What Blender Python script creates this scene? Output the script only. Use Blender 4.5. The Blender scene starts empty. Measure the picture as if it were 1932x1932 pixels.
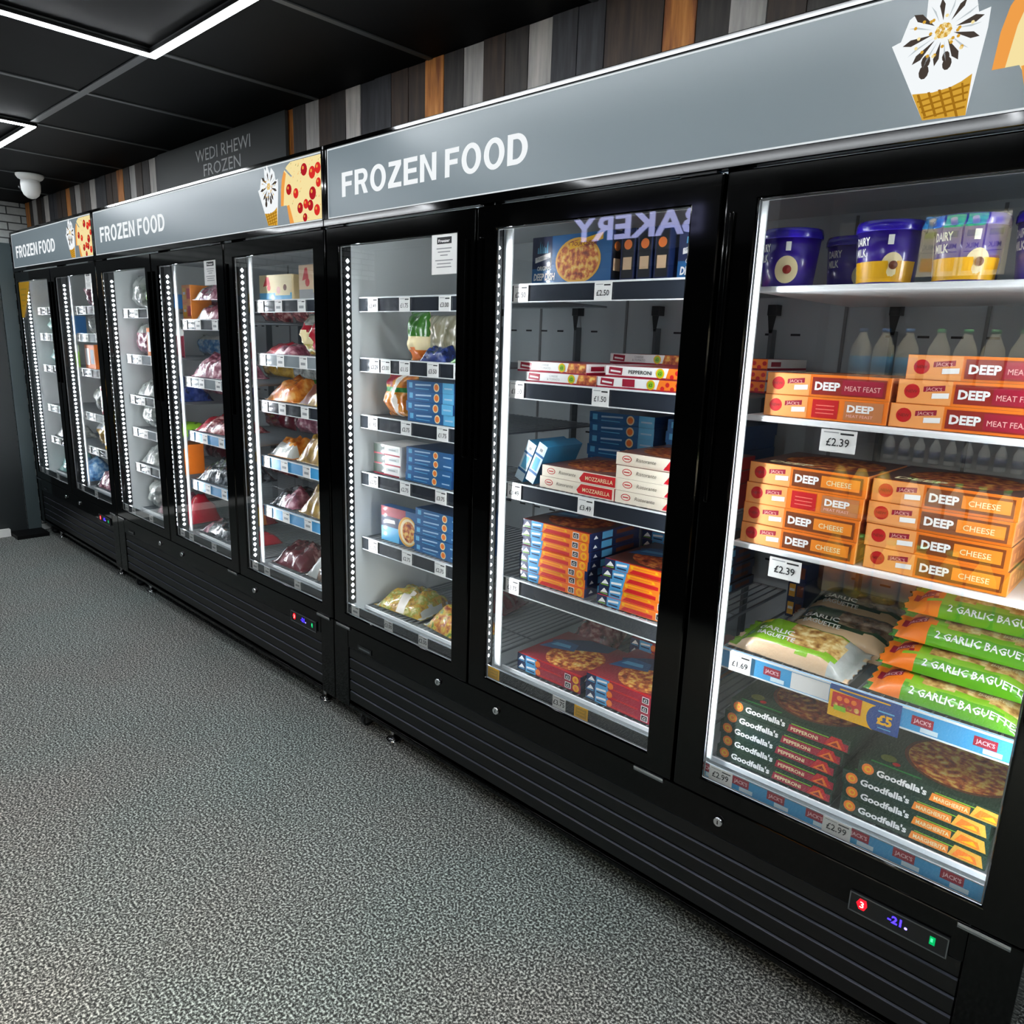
import bpy, math, random
from mathutils import Vector, Matrix, noise
random.seed(7)
SC = bpy.context.scene
COL = SC.collection

# ------------------------------------------------------------------ camera
CAM = Vector((2.2483, -1.4567, 1.4265))
RX = Vector((0.72680767, 0.68607837, 0.03235855))
UX = Vector((-0.1759924, 0.14048716, 0.97431516))
DX = Vector((-0.6639106, 0.71383459, -0.22285173))
FPX = 1390.0726
cd = bpy.data.cameras.new('camera'); cam = bpy.data.objects.new('camera', cd); COL.objects.link(cam)
cd.sensor_width = 36.0; cd.lens = 36.0 * FPX / 1932.0; cd.clip_start = 0.02
m = Matrix.Identity(4)
for i in range(3):
    m[i][0] = RX[i]; m[i][1] = UX[i]; m[i][2] = -DX[i]; m[i][3] = CAM[i]
cam.matrix_world = m
SC.camera = cam

# ------------------------------------------------------------------ world, exposure, light levels
w = bpy.data.worlds.new('world'); SC.world = w; w.use_nodes = True
w.node_tree.nodes['Background'].inputs[0].default_value = (0.35, 0.40, 0.45, 1)
w.node_tree.nodes['Background'].inputs[1].default_value = 0.03
SC.view_settings.view_transform = 'Standard'; SC.view_settings.look = 'None'
SC.view_settings.exposure = 0.0; SC.view_settings.gamma = 1.0; SC.view_settings.use_curve_mapping = False
L_CEIL = 74.0      # ceiling LED lines
L_DOT = 210.0      # freezer LED dots
L_BAR = 80.0       # freezer LED bars
L_BAR_C = 85.0
L_OPP = 95.0       # lights of the chiller opposite
SC.cycles.max_bounces = 10; SC.cycles.transparent_max_bounces = 24
SC.cycles.sample_clamp_indirect = 6.0
SC.cycles.use_denoising = True

def at(px, py, Y):
    """the point of the photo's pixel on the vertical plane y = Y"""
    v = DX + RX * ((px - 966) / FPX) - UX * ((py - 966) / FPX)
    return CAM + v * ((Y - CAM.y) / v.y)

# ------------------------------------------------------------------ materials
def lin(h):
    h = h.lstrip('#'); o = []
    for i in (0, 2, 4):
        c = int(h[i:i+2], 16) / 255.0
        o.append(c / 12.92 if c <= 0.04045 else ((c + 0.055) / 1.055) ** 2.4)
    return (*o, 1.0)
MATS = {}
def M(name, col='#808080', rough=0.5, metal=0.0, coat=0.0, spec=0.5, bump=0, bscale=60, em=None, es=0.0):
    if name in MATS: return MATS[name]
    ma = bpy.data.materials.new(name); ma.use_nodes = True; nt = ma.node_tree
    b = nt.nodes['Principled BSDF']
    b.inputs['Base Color'].default_value = lin(col); b.inputs['Roughness'].default_value = rough
    b.inputs['Metallic'].default_value = metal; b.inputs['Coat Weight'].default_value = coat
    b.inputs['Coat Roughness'].default_value = 0.08
    b.inputs['Specular IOR Level'].default_value = spec
    if em: b.inputs['Emission Color'].default_value = lin(em); b.inputs['Emission Strength'].default_value = es
    if bump:
        tc = nt.nodes.new('ShaderNodeTexCoord'); n = nt.nodes.new('ShaderNodeTexNoise'); n.inputs['Scale'].default_value = bscale
        bp = nt.nodes.new('ShaderNodeBump'); bp.inputs['Strength'].default_value = bump; bp.inputs['Distance'].default_value = 0.01
        nt.links.new(tc.outputs['Object'], n.inputs['Vector']); nt.links.new(n.outputs[0], bp.inputs['Height']); nt.links.new(bp.outputs[0], b.inputs['Normal'])
    MATS[name] = ma; return ma
def EM(name, col, s):
    if name in MATS: return MATS[name]
    ma = bpy.data.materials.new(name); ma.use_nodes = True; nt = ma.node_tree; nt.nodes.clear()
    e = nt.nodes.new('ShaderNodeEmission'); o = nt.nodes.new('ShaderNodeOutputMaterial')
    e.inputs[0].default_value = lin(col); e.inputs[1].default_value = s
    nt.links.new(e.outputs[0], o.inputs[0]); MATS[name] = ma; return ma
def RAMP(name, stops, scale=20, rough=0.5, kind='noise', stretch=(1, 1, 1), coat=0.0, bump=0.0, detail=4, contrast=None):
    """a material whose colour runs over the given stops by a noise in object space"""
    if name in MATS: return MATS[name]
    ma = bpy.data.materials.new(name); ma.use_nodes = True; nt = ma.node_tree; b = nt.nodes['Principled BSDF']
    tc = nt.nodes.new('ShaderNodeTexCoord'); mp = nt.nodes.new('ShaderNodeMapping'); mp.inputs['Scale'].default_value = stretch
    nt.links.new(tc.outputs['Object'], mp.inputs['Vector'])
    if kind == 'noise':
        n = nt.nodes.new('ShaderNodeTexNoise'); n.inputs['Detail'].default_value = detail; out = n.outputs[0]
    else:
        n = nt.nodes.new('ShaderNodeTexVoronoi'); out = n.outputs['Color']
    n.inputs['Scale'].default_value = scale
    nt.links.new(mp.outputs[0], n.inputs['Vector'])
    r = nt.nodes.new('ShaderNodeValToRGB'); e = r.color_ramp.elements
    for k, (p, c) in enumerate(stops):
        if k < 2: el = e[k]; el.position = p
        else: el = e.new(p)
        el.color = lin(c)
    if kind != 'noise': r.color_ramp.interpolation = 'CONSTANT'
    nt.links.new(out, r.inputs[0]); nt.links.new(r.outputs[0], b.inputs['Base Color'])
    b.inputs['Roughness'].default_value = rough; b.inputs['Coat Weight'].default_value = coat; b.inputs['Coat Roughness'].default_value = 0.12
    if bump:
        bp = nt.nodes.new('ShaderNodeBump'); bp.inputs['Strength'].default_value = bump; bp.inputs['Distance'].default_value = 0.01
        nt.links.new(n.outputs[0], bp.inputs['Height']); nt.links.new(bp.outputs[0], b.inputs['Normal'])
    MATS[name] = ma; return ma
def glass_mat(name, tint=(1, 1, 1), base=0.035):
    ma = bpy.data.materials.new(name); ma.use_nodes = True; nt = ma.node_tree; nt.nodes.clear()
    N = nt.nodes.new; Lk = nt.links.new
    g = N('ShaderNodeNewGeometry'); dot = N('ShaderNodeVectorMath'); dot.operation = 'DOT_PRODUCT'
    Lk(g.outputs['Normal'], dot.inputs[0]); Lk(g.outputs['Incoming'], dot.inputs[1])
    ab = N('ShaderNodeMath'); ab.operation = 'ABSOLUTE'; Lk(dot.outputs['Value'], ab.inputs[0])
    s = N('ShaderNodeMath'); s.operation = 'SUBTRACT'; s.inputs[0].default_value = 1; Lk(ab.outputs[0], s.inputs[1])
    p = N('ShaderNodeMath'); p.operation = 'POWER'; Lk(s.outputs[0], p.inputs[0]); p.inputs[1].default_value = 5
    ma2 = N('ShaderNodeMath'); ma2.operation = 'MULTIPLY_ADD'; Lk(p.outputs[0], ma2.inputs[0]); ma2.inputs[1].default_value = 1 - base; ma2.inputs[2].default_value = base
    t = N('ShaderNodeBsdfTransparent'); t.inputs[0].default_value = (*tint, 1)
    gl = N('ShaderNodeBsdfGlossy'); gl.inputs['Roughness'].default_value = 0.0
    mx = N('ShaderNodeMixShader'); o = N('ShaderNodeOutputMaterial')
    Lk(ma2.outputs[0], mx.inputs[0]); Lk(t.outputs[0], mx.inputs[1]); Lk(gl.outputs[0], mx.inputs[2]); Lk(mx.outputs[0], o.inputs[0])
    MATS[name] = ma; return ma

BLK = M('black_gloss', '#020202', 0.07, spec=.25)
BLKM = M('black_satin', '#040505', 0.45, spec=.2)
BLKP = M('black_powder', '#08090a', 0.5, spec=.2)
LOUV = M('louver_black', '#0b0b0d', 0.35, spec=.4)
GLASS = glass_mat('door_glass', (0.985, 0.99, 0.99), 0.085)
LINER = M('liner_grey', '#b4bcbf', 0.45, bump=0.04, bscale=90)
LINW = M('liner_white', '#dfe4e4', 0.4, bump=0.03, bscale=90)
WIRE = M('shelf_wire', '#9aa0a4', 0.35, metal=0.7)
SHW = M('shelf_white', '#e8ebec', 0.3)
CHR = M('chrome', '#e8e8ea', 0.15, metal=1.0)
STEEL = M('steel', '#8c9094', 0.3, metal=0.9)
DKP = M('dark_plastic', '#16181b', 0.4)
STRIP = M('price_strip_dark', '#272c34', 0.22, coat=0.5)
STRIPE = M('strip_edge', '#dfe5e6', 0.3)
STRIPC = M('strip_clear', '#8e989d', 0.2, coat=0.5)
BLUE = M('strip_blue', '#3f9fd6', 0.35)
WHITE = M('white', '#f2f2ef', 0.45)
PAPER = M('paper', '#e9e9e6', 0.5)
GREYT = M('tag_grey', '#8f9294', 0.5)
INK = M('ink', '#17181a', 0.5)
RED = M('red', '#c4161c', 0.4, coat=0.3)
CRIM = M('crimson', '#9c1230', 0.4, coat=0.3)
YEL = M('yellow', '#f0b400', 0.4, coat=0.3)
ORG = M('orange', '#f08a24', 0.4, coat=0.3)
ORG2 = M('orange_deep', '#ef7a1c', 0.4, coat=0.3)
PEACH = M('peach', '#f5a35c', 0.4, coat=0.3)
MAR = M('maroon', '#8e2218', 0.4, coat=0.3)
MARD = M('maroon_dark', '#7a3a12', 0.4, coat=0.3)
GREEN = M('green', '#1f8a3c', 0.4, coat=0.3)
LIME = M('lime', '#8cc21e', 0.4, coat=0.3)
DGREEN = M('dark_green', '#12301f', 0.35, coat=0.4)
MGREEN = M('mid_green', '#1c5a38', 0.35, coat=0.4)
NAVY = M('navy', '#16254c', 0.35, coat=0.4)
PBLUE = M('pack_blue', '#1f5f96', 0.35, coat=0.4)
SKY = M('sky_blue', '#5fb4e0', 0.35, coat=0.4)
DBLUE = M('deep_blue', '#173a66', 0.35, coat=0.4)
PURP = M('purple', '#35188f', 0.3, coat=0.5)
PURPD = M('purple_lid', '#2a12a8', 0.25, coat=0.5)
CREAM = M('cream', '#f0dfae', 0.5)
BEIGE = M('beige', '#d9b894', 0.4, coat=0.5, bump=0.2)
BROWN = M('brown', '#6a3217', 0.5)
GOLD = M('gold', '#e0a63a', 0.4)
PIZZA = RAMP('pizza_top', [(0.35, '#7a2a12'), (0.48, '#c4602a'), (0.58, '#e8b04c'), (0.7, '#f0d28a')], 60, 0.6, detail=6)
PIZZAD = RAMP('pizza_dark', [(0.35, '#54180c'), (0.5, '#96401e'), (0.65, '#c88a3c')], 60, 0.6, detail=6)
FOODMIX = RAMP('food_mix', [(0.3, '#7d2316'), (0.45, '#d0873a'), (0.56, '#d8c34a'), (0.66, '#5f7d2a')], 45, 0.35, coat=0.8, bump=0.5)

# ------------------------------------------------------------------ text cache
TXT = {}
def tmesh(s, bold=0.0):
    k = (s, bold)
    if k not in TXT:
        cu = bpy.data.curves.new('t', 'FONT'); cu.body = s; cu.size = 1.0; cu.offset = bold; cu.resolution_u = 2 if len(s) < 12 else 1
        ob = bpy.data.objects.new('t', cu); me = bpy.data.meshes.new_from_object(ob)
        vs = [(v.co.x, v.co.y) for v in me.vertices]; fs = [tuple(p.vertices) for p in me.polygons]
        x0 = min(v[0] for v in vs); x1 = max(v[0] for v in vs)
        cap = 0.716
        vs = [((x - x0) / cap, y / cap) for x, y in vs]
        TXT[k] = (vs, fs, (x1 - x0) / cap)
        bpy.data.objects.remove(ob); bpy.data.curves.remove(cu); bpy.data.meshes.remove(me)
    return TXT[k]

class Fr:
    def __init__(s, o, U, V): s.o = Vector(o); s.U = Vector(U); s.V = Vector(V); s.N = s.U.cross(s.V)
    def p(s, u, v, e): return s.o + s.U * u + s.V * v + s.N * e
class MB:
    def __init__(s): s.v = []; s.f = []; s.m = []; s.mats = []; s.smooth = []
    def sl(s, ma):
        if ma not in s.mats: s.mats.append(ma)
        return s.mats.index(ma)
    def poly(s, pts, ma, sm=False):
        b = len(s.v); s.v += [tuple(p) for p in pts]; s.f.append(tuple(range(b, b + len(pts)))); s.m.append(s.sl(ma)); s.smooth.append(sm)
    def box(s, x0, x1, y0, y1, z0, z1, ma, skip=''):
        b = len(s.v)
        s.v += [(x0,y0,z0),(x1,y0,z0),(x1,y1,z0),(x0,y1,z0),(x0,y0,z1),(x1,y0,z1),(x1,y1,z1),(x0,y1,z1)]
        F = {'b':(0,3,2,1),'t':(4,5,6,7),'f':(0,1,5,4),'k':(2,3,7,6),'l':(3,0,4,7),'r':(1,2,6,5)}
        k = s.sl(ma)
        for n, q in F.items():
            if n in skip: continue
            s.f.append(tuple(b + i for i in q)); s.m.append(k); s.smooth.append(False)
    def cyl(s, p0, p1, r, n, ma, r2=None, caps=True):
        p0 = Vector(p0); p1 = Vector(p1); a = (p1 - p0).normalized(); r2 = r if r2 is None else r2
        t = Vector((1,0,0)) if abs(a.x) < .9 else Vector((0,1,0)); U = a.cross(t).normalized(); V = a.cross(U)
        b = len(s.v); k = s.sl(ma)
        for q, rr in ((p0, r), (p1, r2)):
            for i in range(n):
                an = 2 * math.pi * i / n; s.v.append(tuple(q + U * (rr * math.cos(an)) + V * (rr * math.sin(an))))
        for i in range(n):
            j = (i + 1) % n; s.f.append((b+i, b+j, b+n+j, b+n+i)); s.m.append(k); s.smooth.append(n > 6)
        if caps:
            s.f.append(tuple(b + i for i in reversed(range(n)))); s.m.append(k); s.smooth.append(False)
            s.f.append(tuple(b + n + i for i in range(n))); s.m.append(k); s.smooth.append(False)
    def lathe(s, prof, n, ma, c=(0, 0, 0), sx=1, sy=1, mats=None):
        b = len(s.v)
        for r, z in prof:
            for i in range(n):
                an = 2 * math.pi * i / n; s.v.append((c[0] + sx * r * math.cos(an), c[1] + sy * r * math.sin(an), c[2] + z))
        for q in range(len(prof) - 1):
            k = s.sl(mats[q] if mats else ma)
            for i in range(n):
                j = (i + 1) % n; s.f.append((b+q*n+i, b+q*n+j, b+(q+1)*n+j, b+(q+1)*n+i)); s.m.append(k); s.smooth.append(True)
        s.f.append(tuple(b + i for i in reversed(range(n)))); s.m.append(s.sl(mats[0] if mats else ma)); s.smooth.append(False)
        q = len(prof) - 1; s.f.append(tuple(b + q*n + i for i in range(n))); s.m.append(s.sl(mats[-1] if mats else ma)); s.smooth.append(False)
    def rect(s, F, u0, v0, u1, v1, ma, e=1): s.poly([F.p(u0, v0, e*.0003), F.p(u1, v0, e*.0003), F.p(u1, v1, e*.0003), F.p(u0, v1, e*.0003)], ma)
    def pl(s, F, pts, ma, e=1): s.poly([F.p(u, v, e*.0003) for u, v in pts], ma)
    def disc(s, F, u, v, r, ma, e=1, n=16, ry=None):
        ry = ry or r; s.poly([F.p(u + r*math.cos(2*math.pi*i/n), v + ry*math.sin(2*math.pi*i/n), e*.0003) for i in range(n)], ma)
    def text(s, F, u, v, h, st, ma, e=2, bold=0.0, wid=None, al='l', xs=1.0, slant=0, zf=None):
        vs, fs, W = tmesh(st, bold); k = h * xs
        if wid: k = wid / W
        off = {'l': 0, 'c': -W * k / 2, 'r': -W * k}[al]
        b = len(s.v)
        for x, y in vs:
            uu = u + off + x * k + slant * y * h; vv = v + y * h
            s.v.append(tuple(F.p(uu, vv, e*.0003 + (zf(uu, vv) if zf else 0))))
        q = s.sl(ma)
        for f in fs: s.f.append(tuple(b + i for i in f)); s.m.append(q); s.smooth.append(False)
    def mesh(s, name):
        me = bpy.data.meshes.new(name); me.from_pydata(s.v, [], s.f)
        for ma in s.mats: me.materials.append(ma)
        me.polygons.foreach_set('material_index', s.m); me.polygons.foreach_set('use_smooth', s.smooth); me.update(); return me
def arc(cx, cy, rx, ry, a0, a1, n=14): return [(cx + rx*math.cos(math.radians(a0 + (a1-a0)*i/n)), cy + ry*math.sin(math.radians(a0 + (a1-a0)*i/n))) for i in range(n + 1)]
def ring(o, i): return [[o[k], o[k+1], i[k+1], i[k]] for k in range(len(o) - 1)]
def R4(a, b, c, d): return [(a, b), (c, b), (c, d), (a, d)]
GLY = {
 'F': (.64, [R4(0,0,.21,1), R4(.21,.82,.62,1), R4(.21,.42,.56,.60)]),
 'E': (.68, [R4(0,0,.21,1), R4(.21,.82,.65,1), R4(.21,.42,.61,.59), R4(.21,0,.67,.18)]),
 'N': (.76, [R4(0,0,.20,1), R4(.54,0,.74,1), [(.20,1),(.20,.70),(.54,0),(.54,.30)]]),
 'Z': (.68, [R4(.03,.82,.65,1), R4(0,0,.66,.18), [(.38,.82),(.65,.82),(.27,.18),(0,.18)]]),
 'O': (.84, ring(arc(.41,.5,.41,.53,0,360,32), arc(.41,.5,.20,.35,0,360,32))),
 'D': (.78, [R4(0,0,.21,1), R4(.21,.82,.33,1), R4(.21,0,.33,.18)] + ring(arc(.33,.5,.43,.5,-90,90,20), arc(.33,.5,.22,.32,-90,90,20))),
 'R': (.75, [R4(0,0,.21,1), R4(.21,.82,.42,1), R4(.21,.39,.42,.56), [(.34,.40),(.53,.44),(.72,0),(.49,0)]] + ring(arc(.42,.695,.29,.305,-90,90,14), arc(.42,.69,.09,.13,-90,90,14))),
}
def sans(q, F, u, v, h, st, ma, wid):
    tot = sum(GLY[c][0] for c in st) + .09 * (len(st) - 1); k = wid / tot; x = u
    for c in st:
        W_, ps = GLY[c]
        for p in ps: q.pl(F, [(x + a*k, v + b_*h) for a, b_ in p], ma, 1)
        x += (W_ + .09) * k
def add(name, mb, parent=None, loc=(0, 0, 0), rz=0, bevel=0):
    me = mb.mesh(name) if isinstance(mb, MB) else mb
    o = bpy.data.objects.new(name, me); COL.objects.link(o); o.location = loc; o.rotation_euler = (0, 0, rz); o.parent = parent
    if bevel:
        bm = o.modifiers.new('bevel', 'BEVEL'); bm.width = bevel; bm.segments = 2; bm.limit_method = 'ANGLE'; bm.angle_limit = 0.6
    return o
def tag(o, label, cat, group=None):
    o['label'] = label; o['category'] = cat
    if group: o['group'] = group
    return o
def empty(name, loc): o = bpy.data.objects.new(name, None); COL.objects.link(o); o.location = loc; return o
def struct(name, mb, **k): o = add(name, mb, **k); o['kind'] = 'structure'; return o

# ------------------------------------------------------------------ room
W3 = 2.181; W2 = 1.550; GAP = 0.003; ZC = 2.228
XA = -W3 - W2 - 2 * GAP; XB = -W3 - GAP; XC = 0.0
XL = -3.745; XR = 4.6; YB = 0.78; YO = -2.95
FLOOR = bpy.data.materials.new('speckled_carpet'); FLOOR.use_nodes = True
nt = FLOOR.node_tree; b = nt.nodes['Principled BSDF']; tc = nt.nodes.new('ShaderNodeTexCoord')
n1 = nt.nodes.new('ShaderNodeTexNoise'); n1.inputs['Scale'].default_value = 165; n1.inputs['Detail'].default_value = 2.5; n1.inputs['Roughness'].default_value = 0.6
n2 = nt.nodes.new('ShaderNodeTexNoise'); n2.inputs['Scale'].default_value = 1.3
r1 = nt.nodes.new('ShaderNodeValToRGB'); e = r1.color_ramp.elements
e[0].position = 0.40; e[0].color = lin('#1e201f'); e[1].position = 0.50; e[1].color = lin('#5c605e')
el = e.new(0.57); el.color = lin('#a4a8a5'); el = e.new(0.65); el.color = lin('#d8dcd9')
r2 = nt.nodes.new('ShaderNodeValToRGB'); r2.color_ramp.elements[0].position = 0.35; r2.color_ramp.elements[0].color = lin('#f1ebe8'); r2.color_ramp.elements[1].position = 0.65; r2.color_ramp.elements[1].color = lin('#e6f0ee')
mx = nt.nodes.new('ShaderNodeMix'); mx.data_type = 'RGBA'; mx.blend_type = 'MULTIPLY'; mx.inputs[0].default_value = 1.0
nt.links.new(tc.outputs['Object'], n1.inputs['Vector']); nt.links.new(tc.outputs['Object'], n2.inputs['Vector'])
nt.links.new(n1.outputs[0], r1.inputs[0]); nt.links.new(n2.outputs[0], r2.inputs[0])
nt.links.new(r1.outputs[0], mx.inputs[6]); nt.links.new(r2.outputs[0], mx.inputs[7]); nt.links.new(mx.outputs[2], b.inputs['Base Color'])
b.inputs['Roughness'].default_value = 0.85
bp = nt.nodes.new('ShaderNodeBump'); bp.inputs['Strength'].default_value = 0.5; bp.inputs['Distance'].default_value = 0.004
nt.links.new(n1.outputs[0], bp.inputs['Height']); nt.links.new(bp.outputs[0], b.inputs['Normal'])
q = MB(); q.box(XL - .1, XR + .1, YO - .1, YB + .1, -0.1, 0, FLOOR); struct('floor', q)
CEILM = M('ceiling_black', '#040506', 0.7, spec=.12)
GRID = M('ceiling_grid', '#3a3d3e', 0.5)
q = MB(); q.box(XL - .1, XR + .1, YO - .1, YB + .1, ZC, ZC + .1, CEILM); struct('ceiling', q)
q = MB()
for k in range(-6, 9):
    x = -0.182 + .6 * k
    if XL < x < XR: q.box(x - .010, x + .010, YO, 0.098, ZC - .004, ZC - .0003, GRID)
for k in range(0, 5):
    y = -0.451 - .6 * k
    if y > YO: q.box(XL, XR, y - .013, y + .013, ZC - .005, ZC - .0006, GRID)
struct('trim_1', q)
# far back wall behind the freezers
q = MB(); q.box(XL - .1, XR + .1, YB, YB + .1, 0, ZC, BLKP); struct('wall_back', q)
q = MB(); q.box(XR, XR + .1, YO, YB, 0, ZC, BLKP); struct('wall_right', q)
q = MB(); q.box(XL - .1, XR + .1, YO - .1, YO, 0, ZC, M('wall_charcoal', '#1c1f21', 0.6)); struct('wall_front', q)
# plank bulkhead above the freezers
def plank(name, a, b_, c): return RAMP(name, [(0.3, a), (0.5, b_), (0.72, c)], 7, 0.6, stretch=(9, 9, 1.0), detail=8)
PG = plank('plank_grey', '#8b8a87', '#a3a09c', '#b9b5b0'); PG2 = plank('plank_grey_light', '#96938f', '#aeaaa4', '#c4bfb8')
PO = plank('plank_orange', '#7a4318', '#b4702c', '#d08d44'); PD = plank('plank_dark', '#1c1918', '#2c2826', '#3c3733')
PD2 = plank('plank_umber', '#241a15', '#33261d', '#45352a'); PD3 = plank('plank_slate', '#1b1c20', '#2a2b30', '#3a3b40')
seq = [PO, PD, PG, PD2, PD, PG2, PD3, PD3, PD2, PD2]
q = MB(); q.box(XL, XR, .112, YB, 2.0, ZC - .001, BLKP)
x = .392 - .8186 * 6; k = 0
while x < XR:
    x1 = x + .08186
    if x >= XL - .001: q.box(x + .0006, x1 - .0006, .1 + .002 * ((k * 7) % 3), .114, 2.0, ZC - .001, seq[k % 10])
    x = x1; k += 1
struct('wall_upper', q)
# left wall: whitewashed brick above, charcoal panels below
BR = bpy.data.materials.new('white_brick'); BR.use_nodes = True; nt = BR.node_tree; b = nt.nodes['Principled BSDF']
tc = nt.nodes.new('ShaderNodeTexCoord'); mp = nt.nodes.new('ShaderNodeMapping'); mp.inputs['Rotation'].default_value = (math.pi/2, 0, math.pi/2)
sep = nt.nodes.new('ShaderNodeSeparateXYZ'); cmb = nt.nodes.new('ShaderNodeCombineXYZ')
bt = nt.nodes.new('ShaderNodeTexBrick'); bt.inputs['Scale'].default_value = 1.0; bt.inputs['Brick Width'].default_value = 0.16; bt.inputs['Row Height'].default_value = 0.05
bt.inputs['Mortar Size'].default_value = 0.004; bt.inputs['Color1'].default_value = lin('#e2e6e4'); bt.inputs['Color2'].default_value = lin('#c6cbc9'); bt.inputs['Mortar'].default_value = lin('#4c504f')
nn = nt.nodes.new('ShaderNodeTexNoise'); nn.inputs['Scale'].default_value = 30; nn.inputs['Detail'].default_value = 6
mx = nt.nodes.new('ShaderNodeMix'); mx.data_type = 'RGBA'; mx.blend_type = 'MULTIPLY'; mx.inputs[0].default_value = 0.4
nt.links.new(tc.outputs['Object'], sep.inputs[0]); nt.links.new(sep.outputs[1], cmb.inputs[0]); nt.links.new(sep.outputs[2], cmb.inputs[1])
nt.links.new(cmb.outputs[0], bt.inputs['Vector']); nt.links.new(tc.outputs['Object'], nn.inputs['Vector'])
nt.links.new(bt.outputs[0], mx.inputs[6]); nt.links.new(nn.outputs[0], mx.inputs[7]); nt.links.new(mx.outputs[2], b.inputs['Base Color']); b.inputs['Roughness'].default_value = .8
q = MB(); q.box(XL - .1, XL, YO, YB, 0, ZC, BR); struct('wall_left', q)
CHAR = M('charcoal_panel', '#465356', 0.5)
q = MB(); q.box(XL, XL + .018, -.085, -.004, 0.0, 1.965, CHAR); q.box(XL, XL + .014, YO, -.089, 0.0, 1.965, M('charcoal_panel_dark', '#1e2426', 0.5))
struct('trim_2', q)
q = MB(); q.box(XL + .0, XL + .20, -.20, -.006, 0.0, 0.025, BLKP); struct('baseboard_left', q)
q = MB(); q.box(XL + .019, XL + .06, -1.6, -.205, 0, .05, WHITE); struct('trim_3', q)

# wall sign behind the middle freezer
SB = M('sign_board', '#262b2c', 0.55)
t = empty('wall_sign', (-.94, .098, 1.96)); tag(t, 'dark grey board reading WEDI RHEWI FROZEN above the middle freezer', 'sign')
q = MB(); q.box(-.565, .565, -.012, 0, 0, .264, SB); add('board', q, t)
q = MB(); F = Fr((-.94 * 0, -.0122, 0), (1, 0, 0), (0, 0, 1)); ST = M('sign_text', '#cdd1d0', .5)
q.text(F, -.17, .178, .049, 'WEDI RHEWI', ST, wid=.476); q.text(F, -.102, .117, .049, 'FROZEN', ST, wid=.325); add('lettering', q, t)

# ------------------------------------------------------------------ ceiling lights
LEDM = EM('ceiling_led', '#f6fbff', L_CEIL)
def rect_light(x0, x1, y0, y1, label):
    t = empty('ceiling_light', ((x0+x1)/2, (y0+y1)/2, ZC)); tag(t, label, 'light', 'rectangular LED outline lights'); cx, cy = t.location.x, t.location.y
    q = MB(); d = MB()
    for a in ((x0, x1, y1, y1), (x0, x1, y0, y0), (x0, x0, y0, y1), (x1, x1, y0, y1)):
        ax, bx, ay, by = a[0]-cx, a[1]-cx, a[2]-cy, a[3]-cy
        q.box(ax-.015, bx+.015, ay-.015, by+.015, -.016, -.006, BLKM)
        d.box(ax-.0105, bx+.0105, ay-.0105, by+.0105, -.019, -.0162, LEDM)
    add('housing', q, t); add('diffuser', d, t)
rect_light(-.182, 1.618, -1.651, -.451, 'LED outline ceiling light with its corner nearest the camera')
rect_light(-3.182, -1.382, -1.651, -.451, 'LED outline ceiling light farther down the aisle, by the security camera')
rect_light(2.818, 4.40, -1.651, -.451, 'LED outline ceiling light behind the photographer')
# security camera
t = empty('security_camera', (-2.565, -.16, ZC)); tag(t, 'white turret security camera hanging from the black ceiling', 'camera')
WP = M('white_plastic', '#d9dbd9', .4)
q = MB(); q.lathe([(.066, -.004), (.066, -.014), (.058, -.026), (.044, -.034)], 28, WP); add('mount', q, t)
q = MB(); q.lathe([(.044, -.034), (.047, -.055), (.045, -.085), (.036, -.108), (.020, -.122), (.006, -.126)], 28, WP); add('body', q, t)
q = MB(); q.cyl((-.030, -.030, -.07), (-.038, -.040, -.076), .017, 16, DKP); add('lens', q, t)

# ------------------------------------------------------------------ freezers
SIGNM = M('sign_grey_lit', '#3a4245', 0.3, em='#67737a', es=0.9)
SEDGE = EM('sign_edge_lit', '#e6edf0', 0.95)
SWHITE = EM('sign_white_lit', '#f4f8fa', 1.0)
SGREY = EM('sign_vanilla_lit', '#c9d2d6', 0.9)
SBRN = EM('sign_choc_lit', '#4b423c', 0.9)
SGOLD = EM('sign_wafer_lit', '#d9a53a', 0.95); SGOLD2 = EM('sign_wafer_dark_lit', '#a8741c', 0.9)
SCHE = EM('sign_cheese_lit', '#f6e2a4', 1.0); SCRU = EM('sign_crust_lit', '#f0a04c', 1.0); SPEP = EM('sign_pepperoni_lit', '#d8302c', 1.0)
SPEP2 = EM('sign_pepperoni_dark_lit', '#b01f28', 1.0); SHRB = EM('sign_herb_lit', '#6d7a2e', 0.9)
DOTM = EM('led_dot', '#f4faff', L_DOT); BARM = EM('led_bar', '#f4faff', L_BAR); BARC = EM('led_bar_c', '#f4faff', L_BAR_C)
PROF = M('led_profile', '#e8eeee', 0.35)
UPR = M('upright_grey', '#5a6064', 0.4)
GASK = M('gasket', '#77797a', 0.5)

def price_tag(par, x, z, y, st, w=.054, h=.045, big=.016, yellow=False):
    q = MB(); ma = YEL if yellow else PAPER
    q.box(x, x + w, y - .0012, y, z - h, z, ma)
    F = Fr((x, y - .0012, z - h), (1, 0, 0), (0, 0, 1))
    if yellow:
        q.rect(F, .004, .004, w - .004, h - .004, M('yellow_dark', '#c79a10', .4), 1)
        for k in range(3): q.rect(F, .010, .012 + .009*k, w - .010, .014 + .009*k, YEL, 2)
    else:
        q.rect(F, w*.08, h*.86, w*.5, h*.90, GREYT, 1); q.rect(F, w*.55, h*.80, w*.92, h*.88, INK, 1)
        if st: q.text(F, w*.5, h*.28, big, st, INK, 2, al='c', xs=.92, bold=.012)
        else:
            q.rect(F, w*.2, h*.3, w*.8, h*.52, GREYT, 1)
    o = add('price_tag', q, par); return o

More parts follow.
